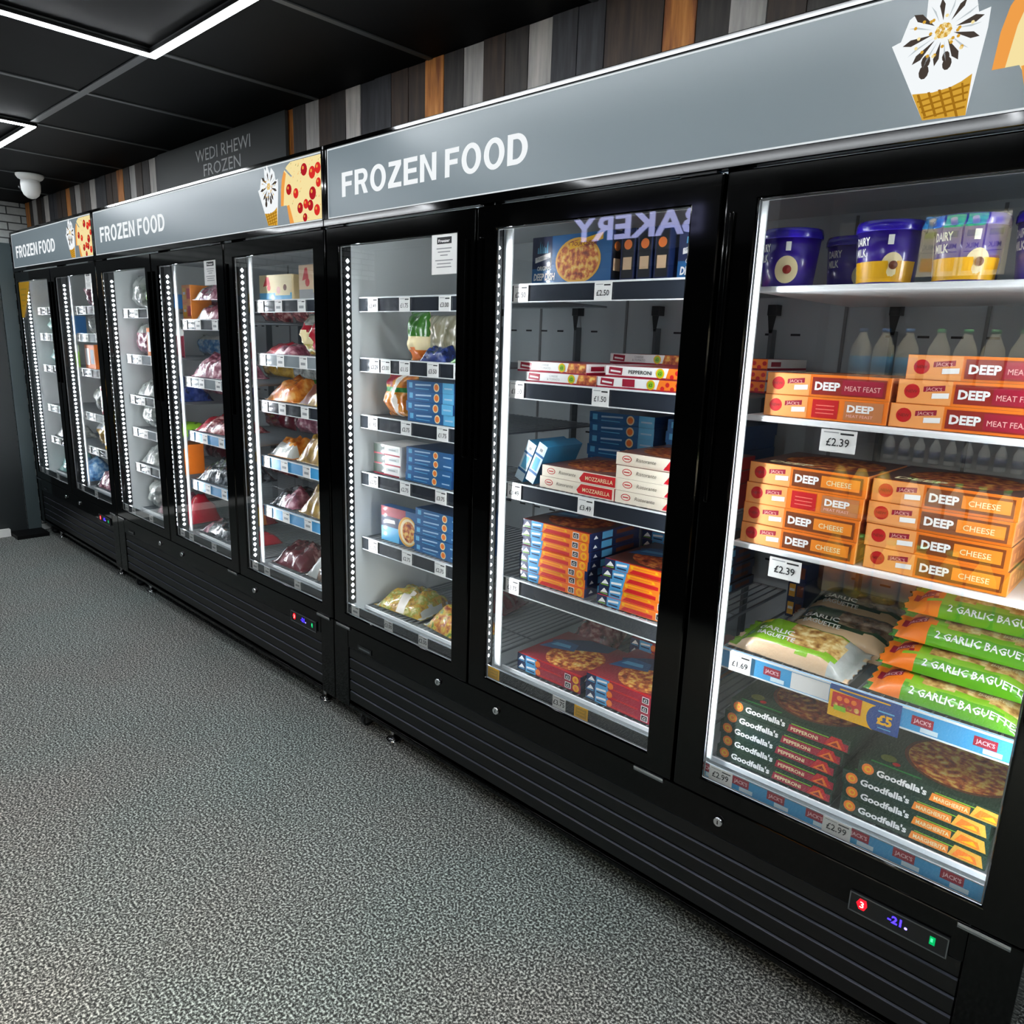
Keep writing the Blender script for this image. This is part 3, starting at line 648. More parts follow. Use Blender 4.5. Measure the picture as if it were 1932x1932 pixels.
@cached
def town_box(var):
    W_, D_, H_ = .248, .25, .0262
    c = {'or': ORG2, 'cr': CRIM}[var]
    q, F, T, R, L = carton(W_, D_, H_, c, NAVY, M('town_top', '#4a2a20', .4, coat=.5) if var == 'or' else M('town_top2', '#8e1c2c', .4, coat=.4))
    q.rect(F, 0, 0, .034, H_, NAVY, 1); q.pl(F, [(.006,.007),(.030,.009),(.026,.014),(.018,.021),(.010,.012)], WHITE, 2); q.rect(F, .004,.004,.030,.006, LIME if var == 'or' else SKY, 2)
    q.pl(F, [(.034,0),(.075,0),(.080,H_),(.034,H_)], M('town_sky', '#4f9fd0', .35, coat=.4), 1); q.text(F, .038, .013, .007, 'TIGER', WHITE, 2, wid=.034, slant=.2, bold=.02) if 0 else q.pl(F, [(.038,.012),(.072,.015),(.072,.021),(.038,.018)], WHITE, 2); q.rect(F, .040,.005,.070,.009, NAVY, 2)
    if var == 'or':
        q.pl(F, [(.080,.002),(.180,.002),(.180,.012),(.092,.013)], RED, 2); q.pl(F, [(.084,.014),(.17,.016),(.165,.023),(.082,.024)], YEL, 2); q.pl(F, [(.092,.0155),(.16,.017),(.16,.0215),(.092,.0215)], ORG2, 3)
    else:
        q.rect(F, .085, .003, .180, .008, RED, 2); q.disc(F, .084, .013, .010, ORG2, 2)
    q.rect(F, .190, .004, .212, .022, WHITE, 2); q.rect(F, .192, .006, .210, .020, DKP, 3); q.text(F, .201, .009, .008, '£2', WHITE, 4, al='c', bold=.02)
    q.disc(F, .231, .013, .0115, YEL, 2); q.disc(F, .231, .013, .007, ORG, 3); q.text(F, .231, .010, .006, '1', MAR, 4, al='c', bold=.03)
    q.pl(T, [(.0,.0),(.248,.0),(.248,.012),(0,.004)], RED, 1)
    q.disc(T, .15, .10, .092, PIZZA, 1, 36) if var == 'cr' else q.disc(T, .13, .12, .10, PIZZAD, 1, 36)
    q.pl(T, [(.01,.16),(.10,.24),(.20,.25),(.20,.20),(.05,.10)], DBLUE, 2); q.pl(T, [(.01,.09),(.12,.13),(.10,.18),(.03,.18)], PBLUE, 3); q.text(T, .03, .125, .022, 'WHOLE', SKY, 4, wid=.07, slant=.3, bold=.02) if 0 else q.pl(T, [(.03,.125),(.095,.14),(.085,.16),(.035,.15)], SKY, 4)
    q.rect(R, .0, .0, .25, H_, NAVY, 1); q.pl(R, [(.02,.008),(.04,.008),(.03,.018)], WHITE, 2); q.rect(R, .06, .003, .11, .023, SKY, 2); q.rect(R, .13,.006,.22,.018, BROWN, 2)
    return q.mesh('town_box')
@cached
def dish_box(W_=.285):
    D_, H_ = .042, .128
    q, F, T, R, L = carton(W_, D_, H_, PBLUE, NAVY)
    q.rect(F, 0, .045, .075, H_, NAVY, 1)
    for k in range(6): q.pl(F, [(.02+.007*k,.085),(.025+.007*k,.085),(.024+.007*k,.10+.006*((k*3)%4)),(.021+.007*k,.10)], SKY, 2)
    q.pl(F, [(.012,.060),(.070,.072),(.070,.086),(.012,.074)], WHITE, 2); q.text(F, .041, .0685, .007, 'CHICAGO TOWN', NAVY, 3, al='c', wid=.05)
    q.text(F, .020, .040, .011, 'ORIGINAL', WHITE, 2, wid=.055, slant=.1, bold=.02); q.text(F, .008, .014, .018, 'DEEP DISH', WHITE, 4, wid=.080, slant=.1, bold=.04)
    if W_ < .2: return q.mesh('dish_box')
    q.pl(F, arc(.170,.060,.080,.058,-70,250,28), GOLD, 2); q.pl(F, arc(.170,.060,.073,.052,-70,250,28), PIZZA, 3)
    q.pl(F, [(.14,.088),(.255,.108),(.255,.125),(.14,.105)], YEL, 4); q.text(F, .15, .097, .010, 'FOUR CHEESE', MAR, 5, wid=.085, slant=.1, bold=.02)
    q.rect(R, .004, .01, .038, .118, DKP, 1); q.disc(R, .021, .09, .012, ORG2, 2); q.rect(R, .008,.03,.034,.06, BEIGE, 2)
    return q.mesh('dish_box')
@cached
def thin_box(var):
    W_, D_, H_ = .25, .25, .0285
    q, F, T, R, L = carton(W_, D_, H_, WHITE, CRIM, M('thin_top', '#b8273a', .4, coat=.4))
    q.rect(F, 0, 0, .25, .005, CRIM, 1); q.pl(F, [(.010,.009),(.052,.006),(.054,.024),(.012,.026)], CRIM, 2); q.pl(F, [(.016,.014),(.048,.012),(.048,.016),(.016,.019)], WHITE, 3)
    if var == 'pep':
        q.text(F, .072, .011, .009, 'PEPPERONI', INK, 2, wid=.070, bold=.02); q.pl(F, [(.182,.003),(.25,.003),(.25,H_),(.19,H_)], ORG2, 1)
        for k in range(4): q.disc(F, .200+.014*k, .008+.010*(k%2), .006, RED, 3, 8)
    elif var == 'red':
        q.rect(F, .080, .007, .118, .026, CRIM, 2); q.pl(F, [(.182,.003),(.25,.003),(.25,H_),(.19,H_)], ORG2, 1)
        for k in range(4): q.disc(F, .200+.014*k, .008+.010*(k%2), .006, RED, 3, 8)
    else:
        q.text(F, .088, .018, .0055, 'CHEESE', GREYT, 2, wid=.03); q.text(F, .080, .009, .006, '& TOMATO', GREYT, 2, wid=.045); q.pl(F, [(.182,.003),(.25,.003),(.25,H_),(.19,H_)], PIZZA, 1)
    q.disc(F, .166, .0155, .0125, YEL, 3); q.disc(F, .166, .0155, .009, LIME, 4); q.text(F, .166, .012, .007, '£2', INK, 5, al='c', bold=.02)
    q.rect(R, .0, .0, .25, H_, WHITE, 1); q.rect(R, 0, 0, .25, .006, CRIM, 2); q.rect(R, .02,.01,.08,.022, CRIM, 2)
    return q.mesh('thin_box')
@cached
def moz_box(var):
    W_, D_, H_ = .262, .26, .0325
    q, F, T, R, L = carton(W_, D_, H_, M('cream_pack', '#eae0cc', .4, coat=.3), RED, M('moz_top', '#7a4a38', .4, coat=.4))
    q.disc(F, .034, .017, .015, RED, 1, 16, .009); q.disc(F, .034, .017, .0125, M('cream_pack', '#eae0cc', .4, coat=.3), 2, 16, .007); q.rect(F, .025,.0155,.043,.0185, RED, 3)
    q.text(F, .062, .013, .010, 'Ristorante', M('dark_script', '#5a5148', .5), 2, wid=.060, slant=.25)
    if var == 'moz': q.pl(F, [(.135,.012),(.150,.030),(.256,.030),(.256,.003),(.142,.003)], RED, 1); q.text(F, .156, .010, .011, 'MOZZARELLA', CREAM, 2, wid=.092, bold=.01)
    else: q.pl(F, [(.145,.003),(.165,.030),(.262,.030),(.262,.003)], M('pack_pink', '#d81e4a', .4, coat=.3), 1); q.pl(F, [(.148,.008),(.165,.026),(.185,.016),(.160,.004)], RED, 2)
    q.disc(T, .13, .13, .11, PIZZAD, 1, 32)
    return q.mesh('moz_box')
@cached
def blue_box(n_=0):
    W_, D_, H_ = .236, .20, (.0335, .029, .031)[n_]
    q, F, T, R, L = carton(W_, D_, H_, PBLUE, DBLUE, M('blue_top', '#1a4068', .4, coat=.4))
    q.rect(F, .012, H_*.28, .03, H_*.8, SKY, 1); q.pl(F, [(.045,H_*.52),(.125,H_*.60),(.125,H_*.76),(.045,H_*.68)], M('ice_text', '#a9cbe4', .5), 2); q.rect(F, .045, H_*.22, .115, H_*.30, SKY, 2)
    q.disc(F, .152, H_*.5, H_*.42, CREAM, 2, 14); q.disc(F, .152, H_*.5, H_*.3, ORG2, 3, 10); q.rect(F, .182, 0, .236, H_, SKY if n_ == 0 else PBLUE, 1); q.rect(F, .190, H_*.4, .228, H_*.55, M('ice_text', '#a9cbe4', .5), 2)
    return q.mesh('blue_box')
@cached
def snack_box(w_, h_, d_, base, a_, b_, kind):
    q, F, T, R, L = carton(w_, d_, h_, MATS[base])
    A = MATS[a_]; Bm = MATS[b_]
    if kind == 'pasta':
        q.rect(F, 0, h_*.72, w_*.68, h_, CRIM, 1); q.rect(F, 0, h_*.42, w_*.5, h_*.72, NAVY, 2); q.text(F, .012, h_*.50, h_*.13, 'Young', WHITE, 3, wid=w_*.35, slant=.2, bold=.02) if 0 else q.pl(F, [(.02,h_*.52),(w_*.4,h_*.54),(w_*.38,h_*.64),(.02,h_*.62)], WHITE, 3)
        q.rect(F, 0, 0, w_*.5, h_*.42, SKY, 1); q.pl(F, arc(w_*.74, h_*.42, w_*.26, h_*.42, 0, 360, 28), GOLD, 3); q.pl(F, arc(w_*.76, h_*.42, w_*.22, h_*.37, 0, 360, 28), CREAM, 4); q.pl(F, arc(w_*.77, h_*.42, w_*.17, h_*.30, 0, 360, 20), PIZZA, 5)
    elif kind == 'white':
        q.rect(F, 0, 0, w_*.42, h_, A, 1); q.rect(F, 0, 0, w_, h_*.14, Bm, 2); q.pl(F, [(w_*.5,h_*.4),(w_*.95,h_*.45),(w_*.95,h_*.8),(w_*.5,h_*.75)], M('soft_white', '#cfd4d2', .5), 1); q.rect(F, w_*.58, h_*.52, w_*.85, h_*.64, GREYT, 2)
    elif kind == 'lolly':
        q.rect(F, 0, 0, w_, h_*.30, A, 1); q.pl(F, [(w_*.12,h_*.55),(w_*.34,h_*.62),(w_*.30,h_*.92),(w_*.22,h_*.92)], Bm, 2); q.disc(F, w_*.30, h_*.50, h_*.12, Bm, 2); q.rect(F, w_*.5, h_*.2, w_*.95, h_*.75, CREAM, 2); q.disc(F, w_*.6, h_*.4, h_*.14, PINK, 3); q.disc(F, w_*.8, h_*.5, h_*.12, BROWN, 3)
    else:
        q.rect(F, w_*.08, h_*.15, w_*.45, h_*.85, A, 1); q.rect(F, w_*.55, h_*.2, w_*.92, h_*.8, Bm, 1); q.rect(F, w_*.12, h_*.45, w_*.41, h_*.6, WHITE, 2)
    return q.mesh('snack_box')
@cached
def tub(var):
    q = MB(); r0, r1, H_ = .052, .062, .118
    q.lathe([(r0, 0), (r1-.0015, H_-.018)], 48, PURP)
    q.lathe([(r1+.001, H_-.020), (r1+.0025, H_-.018), (r1+.0025, H_-.008), (r1, H_), (r1-.006, H_+.001)], 32, PURPD)
    # printed patches wrapped round the wall
    def wrap(a0, a1, z0, z1, ma, e=.0004, n=12):
        rr = lambda z: r0 + (r1 - r0) * z / H_ + e + .0006
        for k in range(n):
            b0 = math.radians(a0 + (a1-a0)*k/n); b1 = math.radians(a0 + (a1-a0)*(k+1)/n)
            q.poly([(rr(z0)*math.sin(b0), -rr(z0)*math.cos(b0), z0), (rr(z0)*math.sin(b1), -rr(z0)*math.cos(b1), z0), (rr(z1)*math.sin(b1), -rr(z1)*math.cos(b1), z1), (rr(z1)*math.sin(b0), -rr(z1)*math.cos(b0), z1)], ma)
    def wdisc(a, z, r, ma, e, ry=None):
        pts = []
        for k in range(24):
            t_ = 2*math.pi*k/24; zz = z + (ry or r)*math.sin(t_); rr = r0 + (r1-r0)*zz/H_ + e; an = math.radians(a) + r*math.cos(t_)/rr
            pts.append((rr*math.sin(an), -rr*math.cos(an), zz))
        c = (sum(p[0] for p in pts)/24*1.06, sum(p[1] for p in pts)/24*1.06, z)
        for k in range(24): q.poly([c, pts[k], pts[(k+1) % 24]], ma)
    def wtext(a, z, h, st, wid, e=.0008):
        vs, fs, W_ = tmesh(st, .03); k = wid / W_; b = len(q.v)
        for x, y in vs:
            zz = z + y*h; rr = r0 + (r1-r0)*zz/H_ + e; an = math.radians(a) + (x*k)/rr; q.v.append((rr*math.sin(an), -rr*math.cos(an), zz))
        s_ = q.sl(WHITE)
        for f in fs: q.f.append(tuple(b+i for i in f)); q.m.append(s_); q.smooth.append(False)
    if var == 'yellow': wrap(-75, 75, .003, .042, YEL, .0006, 24); wrap(-72, -66, .01, .085, WHITE, .0008)
    wtext(-58, .073, .015, 'DAIRY', .040); wtext(-58, .052, .015, 'MILK', .032)
    wrap(14, 24, .072, .090, WHITE, .0008, 3)
    if var == 'disc': wdisc(18, .034, .024, CREAM, .001, .028); wdisc(20, .034, .009, MAR, .0035)
    else: wdisc(26, .034, .020, CREAM, .001, .024); wdisc(28, .034, .008, BROWN, .0035)
    return q.mesh('tub')

def bag(w_, d_, h_, seed, reg, base, stand=False, lump=.35, deco=None, nx=30, ny=18, seal=.07, flat=0):
    """a filled film bag: pillow body, flat crimped end seals; reg colours areas of the top"""
    q = MB(); V = Vector
    def zt(u, v):
        su = max(0.0, min(1.0, (u - seal) / .16)) * max(0.0, min(1.0, (1 - seal - u) / .16)); su = su ** .5
        sv = max(0.0, (1 - abs(2*v-1) ** (7 if flat else 2.6))) ** .6
        n = noise.noise(V((u*w_*26 + seed*3.1, v*d_*26, seed))) * lump + noise.noise(V((u*w_*70, v*d_*70 + seed, 3.3))) * lump * .35
        return h_ * (.06 + .94 * su * sv * (.85 + n))
    b = len(q.v)
    for j in range(ny + 1):
        for i in range(nx + 1):
            u, v = i/nx, j/ny; jag = .004 * math.sin(j*2.1+seed) if i in (0, nx) else 0
            q.v.append(((u-.5)*w_ + jag, v*d_, max(.002, zt(u, v))))
    for j in range(ny):
        for i in range(nx):
            u, v = (i+.5)/nx, (j+.5)/ny; ma = base
            for (u0, u1, v0, v1, m_) in reg:
                if u0 <= u + .02*math.sin(v*9+seed) <= u1 and v0 <= v + .02*math.sin(u*11+seed) <= v1: ma = m_
            k = j*(nx+1)+i; q.f.append((b+k, b+k+1, b+k+nx+2, b+k+nx+1)); q.m.append(q.sl(ma)); q.smooth.append(True)
    c = len(q.v)
    for j in range(ny + 1):
        for i in range(nx + 1):
            u, v = i/nx, j/ny; q.v.append(((u-.5)*w_, v*d_, 0.0 if 0 < i < nx and 0 < j < ny else .0015))
    s_ = q.sl(base)
    for j in range(ny):
        for i in range(nx):
            k = j*(nx+1)+i; q.f.append((c+k+nx+1, c+k+nx+2, c+k+1, c+k)); q.m.append(s_); q.smooth.append(True)
    for i in range(nx):
        q.f.append((b+i+1, b+i, c+i, c+i+1)); q.m.append(s_); q.smooth.append(True)
        o = ny*(nx+1); q.f.append((b+o+i, b+o+i+1, c+o+i+1, c+o+i)); q.m.append(s_); q.smooth.append(True)
    for j in range(ny):
        o = j*(nx+1); q.f.append((b+o, b+o+nx+1, c+o+nx+1, c+o)); q.m.append(s_); q.smooth.append(True)
        o += nx; q.f.append((b+o+nx+1, b+o, c+o, c+o+nx+1)); q.m.append(s_); q.smooth.append(True)
    if deco:
        F = Fr((-w_/2, 0, 0), (1, 0, 0), (0, 1, 0)); deco(q, F, lambda uu, vv: max(.003, zt(min(1, max(0, uu/w_)), min(1, max(0, vv/d_)))) + .0016)
    if stand: q.v = [(x, h_*.5 - z, y) for x, y, z in q.v]
    return q.mesh('bag')
PLA = M('film_clear', '#b9bdb8', 0.18, coat=1.0, bump=.5, bscale=40)
FGR = M('film_green', '#3f7d2c', .22, coat=.9, bump=.25, bscale=35); FLI = M('film_lime', '#86b92c', .22, coat=.9, bump=.25, bscale=35); FDG = M('film_dkgreen', '#2b4a30', .22, coat=.9, bump=.25, bscale=35)
FRE = M('film_red', '#a8182c', .22, coat=.9, bump=.3, bscale=35); FRD = M('film_darkred', '#5c1524', .22, coat=.9, bump=.4, bscale=35)
FOR_ = RAMP('film_orange', [(.3, '#a8501a'), (.5, '#e0862a'), (.65, '#f0b460')], 28, .25, coat=.9, bump=.4)
FMU = RAMP('film_mustard', [(.3, '#6d4f1c'), (.5, '#a8842e'), (.68, '#caa64a')], 24, .25, coat=.9, bump=.4)
FME = RAMP('film_meat', [(.3, '#3a1418'), (.48, '#8a4046'), (.6, '#c48c88'), (.72, '#ddc0b8')], 40, .22, coat=1., bump=.5)
FPK = RAMP('film_pink', [(.3, '#5c2236'), (.5, '#96566a'), (.66, '#d4a4ae')], 36, .22, coat=1., bump=.5)
FDK = RAMP('film_dark', [(.3, '#15181c'), (.5, '#33383d'), (.7, '#7f868a')], 36, .2, coat=1., bump=.5)
FBR = RAMP('film_brown', [(.3, '#33241c'), (.5, '#6d5442'), (.7, '#a89078')], 36, .22, coat=1., bump=.5)
FBL = RAMP('film_blue', [(.3, '#1a3f72'), (.5, '#5a92c4'), (.7, '#c4def0')], 34, .22, coat=1., bump=.5)
FNV = RAMP('film_navy', [(.3, '#101a3a'), (.5, '#1f3170'), (.7, '#51609a')], 34, .22, coat=1., bump=.5)
FVE = RAMP('film_veg', [(.32, '#7a5a1c'), (.45, '#c89a30'), (.55, '#8e9a34'), (.68, '#e0cf8a')], 45, .25, coat=1., bump=.6)
FGY = RAMP('film_grey', [(.3, '#5a6060'), (.5, '#9aa09c'), (.7, '#d0d4cc')], 34, .22, coat=1., bump=.5)
FAQ = RAMP('film_aqua', [(.3, '#4f8f8a'), (.5, '#8cc0b8'), (.7, '#cfe8e2')], 34, .25, coat=1., bump=.4)
BREAD = RAMP('bread', [(.35, '#8a5a2c'), (.5, '#caa05a'), (.65, '#ecd9a0')], 50, .5, detail=5)

ORD = ['top', 'second from top', 'third from top', 'fourth from top', 'fifth from top', 'sixth from top', 'bottom']
def stack(name, me, n, x, y, z, h, lab, cat, group, jit=.004, rz=0, meshes=None, offs=None):
    for k in range(n):                      # k counts from the bottom
        r = n - 1 - k; o_ = 'bottom' if k == 0 and n > 1 else ('top' if r == 0 else ORD[r])
        ox, oy = offs[k] if offs else (random.uniform(-jit, jit), random.uniform(0, jit))
        put(name, meshes[k] if meshes else me, x + ox, y + oy, z + k*(h + .0004), rz + random.uniform(-.01, .01), lab.replace('@', o_), cat, group)

# --- nearest door
G = 'tubs on the top shelf of the nearest door'
put('ice_cream_tub', tub('disc'), 1.522, .19, 1.565, 0, 'purple ice cream tub with a white round badge at left end of its shelf', 'tub', G)
put('ice_cream_tub', tub('yellow2'), 1.600, .36, 1.565, .2, 'purple ice cream tub farther back behind the leftmost tub', 'tub', G)
put('ice_cream_tub', tub('yellow'), 1.725, .19, 1.565, 0, 'purple tub with yellow base, left of the two with yellow bases', 'tub', G)
put('ice_cream_tub', tub('yellow'), 1.865, .19, 1.565, .1, 'purple tub with yellow base, right of the two with yellow bases', 'tub', G)
put('ice_cream_tub', tub('disc'), 2.000, .19, 1.565, -.25, 'purple ice cream tub with white round badge at right end of its shelf', 'tub', G)
dm, dc, dr_ = deep_box('meat'), deep_box('cheese'), deep_box('red')
stack('pizza_box', None, 2, 1.655, .130, 1.2905, .0465, '@ box of the short left stack of orange meat feast pizzas', 'pizza box', 'orange pizza boxes, meat feast', meshes=[dr_, dm], offs=[(.0, 0), (.0, .002)])
stack('pizza_box', dm, 3, 1.915, .132, 1.2905, .0465, '@ box of the right stack of orange meat feast pizzas', 'pizza box', 'orange pizza boxes, meat feast', offs=[(0, .0), (.008, .0), (.018, .004)])
stack('pizza_box', None, 4, 1.633, .126, .9965, .0465, '@ box of the left stack of orange cheese pizzas', 'pizza box', 'orange pizza boxes, cheese', meshes=[dc, dc, dr_, dm if 0 else dc], offs=[(0, 0), (0, .002), (.002, .002), (.004, .004)])
stack('pizza_box', dc, 4, 1.906, .130, .9965, .0465, '@ box of the right stack of orange cheese pizzas', 'pizza box', 'orange pizza boxes, cheese', offs=[(0, 0), (-.004, 0), (-.006, .002), (-.004, .004)])
gp, gm = dark_box('pep'), dark_box('mar')
stack('pizza_box', gp, 5, 1.643, .128, .4375, .0325, '@ box of the dark green pepperoni pizza stack on the lowest shelf', 'pizza box', 'dark green pepperoni pizza boxes', offs=[(0, 0), (.004, .001), (.0, .002), (.010, .001), (.022, .003)])
stack('pizza_box', gm, 4, 1.944, .128, .4375, .0325, '@ box of the dark green margherita pizza stack on the lowest shelf', 'pizza box', 'dark green margherita pizza boxes', offs=[(0, 0), (.0, .002), (-.004, .002), (.024, .004)])
for k in range(3): put('food_box', snack_box(.045, .05, .12, 'navy', 'gold', 'brown', 'x'), 1.530, .44, .7315 + .0505*k, 0, ('bottom', 'middle', 'top')[k] + ' small dark box stacked at back left behind the single garlic baguettes', 'box', 'small dark boxes behind the baguettes')
def deco_single(q, F, zf):
    q.text(F, .050, .060, .020, 'GARLIC', WHITE, 1, wid=.085, bold=.02, slant=-.2, zf=zf); q.text(F, .058, .034, .018, 'BAGUETTE', WHITE, 1, wid=.09, bold=.02, slant=-.2, zf=zf)
    q.disc(F, .062, .100, .016, LIME, 1, 12) if 0 else None
bs = bag(.285, .15, .046, 1.0, [(0, 1, .10, 1, FLI), (.42, .95, .25, .85, BREAD), (.86, 1, 0, 1, PLA), (.08, .22, .72, .95, M('film_yellow', '#d8d020', .3, coat=.8))], BEIGE, lump=.06, deco=deco_single, flat=1)
bs2 = bag(.285, .15, .05, 2.0, [(0, 1, .30, 1, FDG), (.45, .9, .4, .85, FBR), (.9, 1, 0, 1, PLA), (0, .07, 0, 1, PLA)], BEIGE, lump=.08, deco=deco_single, flat=1)
G = 'single garlic baguette bags'
put('garlic_bread_bag', bs, 1.640, .128, .7315, -.04, 'green and beige single garlic baguette bag, lying at the shelf front', 'bag', G, rx=.16)
put('garlic_bread_bag', bs2, 1.690, .275, .7345, -.05, 'dark green single garlic baguette bag, lying behind the front one', 'bag', G, rx=.22)
put('garlic_bread_bag', bs2, 1.680, .425, .745, -.05, 'rearmost dark single garlic baguette bag, raised near the shelf back', 'bag', G, rx=.25)
def deco_two(q, F, zf):
    q.text(F, .085, .006, .0135, '2 GARLIC BAGUETTES', WHITE, 1, wid=.195, bold=.02, zf=zf)
    q.text(F, .060, .105, .024, '2 GARLIC', WHITE, 1, wid=.085, bold=.02, zf=zf); q.text(F, .085, .085, .012, 'BAGUETTES', WHITE, 1, wid=.06, bold=.02, zf=zf)
    q.text(F, .024, .046, .012, "JACK'S", M('pink_text', '#f0c0c8', .5), 2, wid=.034, zf=zf)
    q.text(F, .185, .055, .012, '2 Baguettes', CREAM, 2, wid=.07, slant=.2, zf=zf)
FLG = M('film_bright_green', '#5aa01c', .22, coat=.9, bump=.2, bscale=35)
REG2 = [(.0, 1, .15, 1, FLI), (.22, 1, 0, .15, FLG), (0, .22, 0, .2, ORG2), (.0, .26, .22, .52, ORG2), (.05, .2, .26, .45, CRIM), (.33, .95, .24, .72, BREAD), (.0, 1, .86, 1, FGR)]
b2 = [bag(.30, .17, .036, 4.0 + k, REG2, FGR, lump=.10, deco=deco_two, flat=1) for k in range(2)]
for k in range(4): put('garlic_bread_bag', b2[k % 2], 1.965 + .006*k, .128 + .045*k, .7325 + .0500*k, -.02 + .012*k, ('lowest', 'second lowest', 'third lowest', 'topmost')[k] + ' lime green bag of two garlic baguettes in the right-hand pile', 'bag', 'bags of two garlic baguettes', rx=.24)
# promotional card clipped on the blue strip
t = MB(); a = at(1567, 1290, .100); c = at(1700, 1345, .100); t.box(0, c.x-a.x, 0, .0012, -.072, 0, M('card_blue', '#2c4b8e', .35)); F = Fr((0, 0, -.072), (1, 0, 0), (0, 0, 1)); cw = c.x - a.x
t.pl(F, [(0,0),(cw*.60,0)] + arc(cw*.72,.026,cw*.17,.030,250,110,8) + [(0,.060)], YEL, 1); t.rect(F, .006, .020, cw*.47, .056, RED, 2)
for k in range(7): t.disc(F, .014+.0075*k, .028+.016*(k % 2), .006, ORG2 if k % 2 else PIZZA, 3, 8)
t.rect(F, .012, .016, cw*.26, .027, LIME, 4); t.text(F, cw*.80, .018, .021, '£5', YEL, 2, al='c', bold=.04); t.rect(F, .02, .064, cw*.85, .067, YEL, 2)
t.rect(F, cw*.70,.044,cw*.92,.047, SKY, 2); t.rect(F, cw*.72,.008,cw*.90,.010, SKY, 2)
o = add('promotion_card', t, None, loc=(a.x, .1035, .733)); tag(o, 'yellow and blue £5 offer card clipped over the blue shelf strip', 'card')

# --- second door
db = dish_box()
put('pizza_box', db, .935, .150, 1.5865, -.06, 'blue deep dish pizza box standing on edge at left, picture facing out', 'pizza box', 'upright deep dish pizza boxes')
for k in range(3): put('pizza_box', db, 1.100 + .050*k, .292, 1.5865, -math.pi/2, ('left', 'middle', 'right')[k] + ' one of three upright pizza boxes showing only their dark ends', 'pizza box', 'upright deep dish pizza boxes')
put('pizza_box', dish_box(.15), 1.333, .165, 1.5865, .03, 'blue deep dish pizza box at the right end, partly behind the door frame', 'pizza box', 'upright deep dish pizza boxes')
G = 'red and white thin pizza boxes'
stack('pizza_box', thin_box('tom'), 2, .925, .130, 1.3215, .0285, '@ box of the left pair of red and white tomato pizzas', 'pizza box', G, offs=[(.010, 0), (-.028, .004)])
stack('pizza_box', None, 2, 1.200, .130, 1.3215, .0285, '@ box of the front right pair of red and white pepperoni pizzas', 'pizza box', G, meshes=[thin_box('red'), thin_box('pep')], offs=[(-.012, 0), (.010, .004)])
stack('pizza_box', thin_box('tom'), 3, 1.035, .392, 1.3215, .0285, '@ box of the red and white pizza stack at back centre', 'pizza box', G)
stack('pizza_box', thin_box('red'), 3, 1.280, .392, 1.3215, .0285, '@ box of the red and white pizza stack at back right', 'pizza box', G)
G = 'white pizza boxes with red ribbons'
stack('pizza_box', moz_box('moz'), 2, 1.009, .130, 1.0265, .0325, '@ box of the mozzarella pizza pair with red ribbon', 'pizza box', G, offs=[(0, 0), (.006, .002)])
stack('pizza_box', moz_box('pink'), 4, 1.272, .130, 1.0265, .0325, '@ box of the white and pink pizza stack beside the mozzarella pair', 'pizza box', G, offs=[(.002, 0), (.004, .002), (0, .002), (-.010, .012)])
@cached
def ice_box():
    q, F, T, R, L = carton(.034, .16, .125, M('ice_white', '#cfe6f2', .35, coat=.4), M('ice_teal', '#2c7ea8', .35, coat=.4), M('ice_teal', '#2c7ea8', .35, coat=.4))
    q.rect(F, 0, .028, .034, .036, PBLUE, 1); q.rect(F, 0, .085, .034, .092, PBLUE, 1); q.rect(F, .007,.040,.027,.080, SKY, 1); q.rect(F, .010,.097,.026,.115, WHITE, 1); q.rect(F, .012,.101,.023,.110, GREYT, 2)
    return q.mesh('ice_box')
put('food_box', ice_box(), .790, .135, 1.0340, 0, 'left of two tilted light blue and white boxes', 'box', 'tilted light blue boxes', ry=.42)
put('food_box', ice_box(), .832, .135, 1.0340, 0, 'right of two tilted light blue and white boxes', 'box', 'tilted light blue boxes', ry=.42)
G = 'blue boxes at the back'
stack('food_box', blue_box(0), 6, .960, .396, 1.0265, .0335, '@ box of the blue stack at back left behind the mozzarella pizzas', 'box', G)
stack('food_box', blue_box(0), 6, 1.240, .396, 1.0265, .0335, '@ box of the blue stack at back right behind the pink pizzas', 'box', G)
to, tc_ = town_box('or'), town_box('cr')
G = 'orange and blue pizza boxes'
stack('pizza_box', to, 7, .940, .130, .7335, .0262, '@ box of the tall left stack of orange and blue pizzas', 'pizza box', G, offs=[(-.004,0),(-.006,.003),(-.006,.0),(.002,.0),(.002,.003),(0,.002),(0,.004)])
stack('pizza_box', to, 5, 1.235, .130, .7335, .0262, '@ box of the shorter right stack of orange and blue pizzas', 'pizza box', G, offs=[(-.006,0),(-.004,.003),(.0,.0),(.006,.0),(.012,.003)])
stack('pizza_box', to, 6, 1.190, .392, .7335, .0262, '@ box of the orange and blue stack at the back of its shelf', 'pizza box', G)
G = 'crimson and blue pizza boxes'
stack('pizza_box', tc_, 2, .935, .132, .4375, .0262, '@ box of the left crimson pizza pair on the lowest shelf', 'pizza box', G)
stack('pizza_box', tc_, 3, 1.210, .130, .4375, .0262, '@ box of the right crimson pizza stack on the lowest shelf', 'pizza box', G)
stack('pizza_box', tc_, 4, 1.180, .392, .4375, .0262, '@ box of the crimson pizza stack at back of the lowest shelf', 'pizza box', G)
put('frozen_food_bag', bag(.17, .22, .055, 9.0, [(.1,.9,.5,.9,FRE),(.1,.9,.9,1,PLA)], FME), .890, .400, .4375, .12, 'red printed bag behind the left crimson pizza pair', 'bag', rx=.45)

